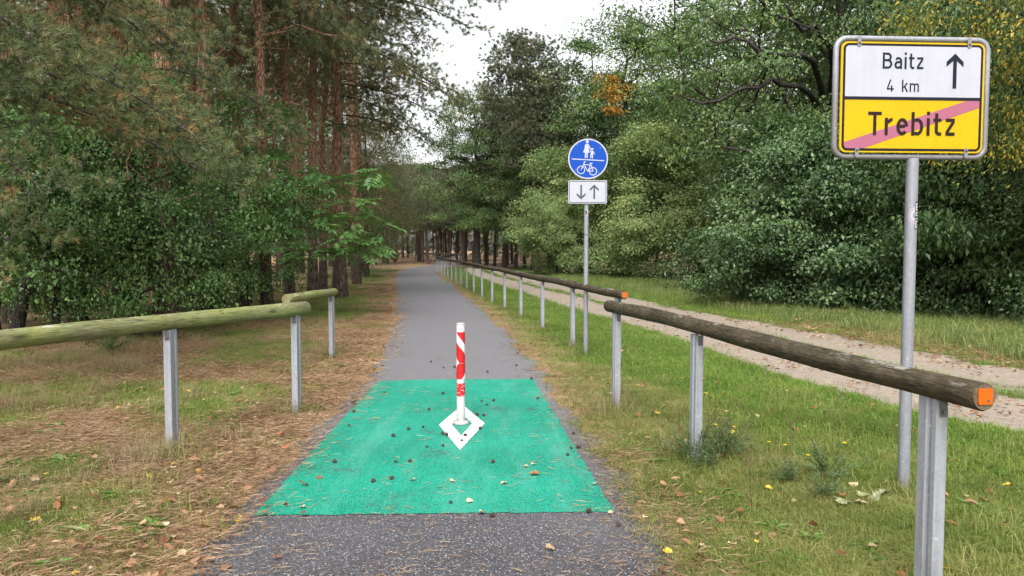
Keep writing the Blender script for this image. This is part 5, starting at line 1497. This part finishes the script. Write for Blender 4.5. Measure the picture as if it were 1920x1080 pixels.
def rosette(seed, n=9, L=0.10, W=0.035, mat=None, up=0.55):
    rg = np.random.default_rng(seed)
    a = np.arange(n) * 2.4 + rg.random(n) * 0.5
    D = np.stack([np.cos(a), np.sin(a), up * (0.5 + rg.random(n))], 1)
    P = np.zeros((n, 3)); P[:, 2] = 0.006
    l = L * (0.7 + 0.6 * rg.random(n))
    V, F, r = leaf_geo(P, D, np.array([0, 0, 1.0]) + rg.normal(size=(n, 3)) * 0.1, l, W * (0.8 + 0.4 * rg.random(n)), 0.12, 0.35, rg)
    return mesh_np('weed', V, [F], [mat], {'rnd': r})
RO = [rosette(900 + i, 8 + i, 0.10, 0.036, M['weed']) for i in range(4)] + [rosette(910 + i, 14, 0.09, 0.022, M['greyweed'], 0.9) for i in range(2)]
weeds_l = [(150, 886), (185, 884), (60, 935), (20, 905), (20, 870), (165, 1010), (100, 1075), (285, 1000), (230, 940), (560, 765), (600, 770), (105, 795), (120, 870), (440, 740), (640, 690), (90, 810), (50, 760), (345, 770), (420, 690), (265, 1020), (220, 1005), (395, 955)]
for i, (px, py) in enumerate(weeds_l):
    x, y = px2g(px, py)
    o = obj('weed', RO[i % 4], None, (x, y, hz(x, y)), (0, 0, i * 1.3)); o.scale = (0.8 + 0.5 * rg.random(),) * 3
    tag(o, 'fresh green weed rosette among the needles left of the path', 'weed', 'weeds left of the path')
weeds_r = [(1350, 930), (1375, 938), (1520, 1020), (1560, 1000), (1620, 1040), (1640, 1060), (1700, 1050), (1820, 960), (1860, 1030), (1230, 870), (1215, 850), (1330, 985), (1480, 1055), (1420, 900), (1880, 900), (1450, 1000)]
for i, (px, py) in enumerate(weeds_r):
    x, y = px2g(px, py)
    o = obj('weed', RO[i % 4], None, (x, y, hz(x, y)), (0, 0, i * 1.7)); o.scale = (0.6 + 0.4 * rg.random(),) * 3
    tag(o, 'low broad leaved weed in the grass right of the path', 'weed', 'weeds right of the path')
def fern_tuft(seed, n=26, H=0.24):
    rg = np.random.default_rng(seed); P = []; D = []
    for i in range(n):
        a = rg.random() * 6.28; e = 0.5 + 0.8 * rg.random(); l = H * (0.6 + 0.6 * rg.random())
        d = np.array([math.cos(a) * math.cos(e), math.sin(a) * math.cos(e), math.sin(e)])
        for s in np.linspace(0.25, 1, 9):
            for sd in (-1, 1):
                P.append(d * l * s + np.array([0, 0, -0.08 * l * s * s])); D.append(d * 0.6 + sd * np.cross(d, [0, 0, 1]) + rg.normal(size=3) * 0.25)
    P = np.array(P); V, F, r = leaf_geo(P, np.array(D), np.array([0, 0, 1.0]) + rg.normal(size=P.shape) * 0.3, H * 0.16, H * 0.035, 0.1, 0.1, rg)
    return mesh_np('feathery_weed', V, [F], [M['greyweed']], {'rnd': r})
FT = [fern_tuft(930 + i) for i in range(3)]
for i, (px, py, sc, lab) in enumerate([(1300, 868, 1.2, 'grey green feathery weed at the foot of the second right post, left side'), (1370, 862, 1.25, 'grey green feathery weed at the foot of the second right post, right side'), (1325, 885, 0.9, 'small feathery weed in front of the second right post'), (1555, 905, 1.1, 'feathery weed tuft between the second post and the sign pole'), (1470, 915, 0.8, 'low feathery weed left of the tuft near the sign pole'), (1540, 945, 0.8, 'feathery weed beside the heap of pale leaves'), (200, 668, 2.0, 'dark leafy weed clump under the mossy rail')]):
    x, y = px2g(px, py)
    o = obj('feathery_weed', FT[i % 3], None, (x, y, hz(x, y)), (0, 0, i)); o.scale = (sc,) * 3
    tag(o, lab, 'weed')
# thin dry flower stalks
def stalk(seed, H):
    rg = np.random.default_rng(seed); b = MB()
    p = [(0, 0, 0), (0.02 * rg.normal(), 0.02 * rg.normal(), H * 0.5), (0.03 * rg.normal(), 0.03 * rg.normal(), H)]
    b.tube(p, [0.003, 0.0022, 0.0012], 4)
    for i in range(5):
        t = 0.55 + 0.45 * rg.random(); c = (p[1][0] + (p[2][0] - p[1][0]) * (2 * t - 1), p[1][1], H * t); a = rg.random() * 6.28
        e = (c[0] + 0.05 * math.cos(a), c[1] + 0.05 * math.sin(a), c[2] + 0.05)
        b.tube([c, e], [0.0014, 0.001], 4); b.box(e, (0.009, 0.009, 0.009))
    return b.mesh('dry_stalk', [M['stalk']])
M['stalk'] = simple('stalk_brown', (0.12, 0.07, 0.045), 0.8)
SKM = [stalk(950 + i, 0.34 + 0.08 * i) for i in range(3)]
for i, (px, py) in enumerate([(1274, 850), (1352, 880), (1400, 890), (1480, 880), (1345, 850), (1560, 870), (1410, 960)]):
    x, y = px2g(px, py)
    o = obj('dry_stalk', SKM[i % 3], None, (x, y, hz(x, y) - 0.01), (0, 0, i)); tag(o, 'thin dry brown flower stalk in the grass near the second right post', 'plant', 'dry stalks right of the path')
M['fl_y'] = simple('flower_yellow', (0.8, 0.55, 0.01), 0.6)
fm = MB(); fm.tube([(0, 0, 0), (0, 0, 0.13)], [0.0016, 0.0012], 4, m=1)
for i in range(8):
    a = i * 6.283 / 8; fm.add([(0, 0, 0.13), (0.012 * math.cos(a - .3), 0.012 * math.sin(a - .3), 0.135), (0.016 * math.cos(a), 0.016 * math.sin(a), 0.134), (0.012 * math.cos(a + .3), 0.012 * math.sin(a + .3), 0.135)], [(0, 1, 2, 3)])
FM = fm.mesh('yellow_flower', [M['fl_y'], M['weed']])
for i, (px, py) in enumerate([(1340, 812), (1372, 818), (1358, 787), (1442, 852), (1475, 858), (1517, 878), (1582, 850)]):
    x, y = px2g(px, py + 20)
    o = obj('yellow_flower', FM, None, (x, y, hz(x, y)), (0.1, 0, i)); tag(o, 'small yellow flower in the grass right of the railing post', 'flower', 'yellow flowers in the grass')
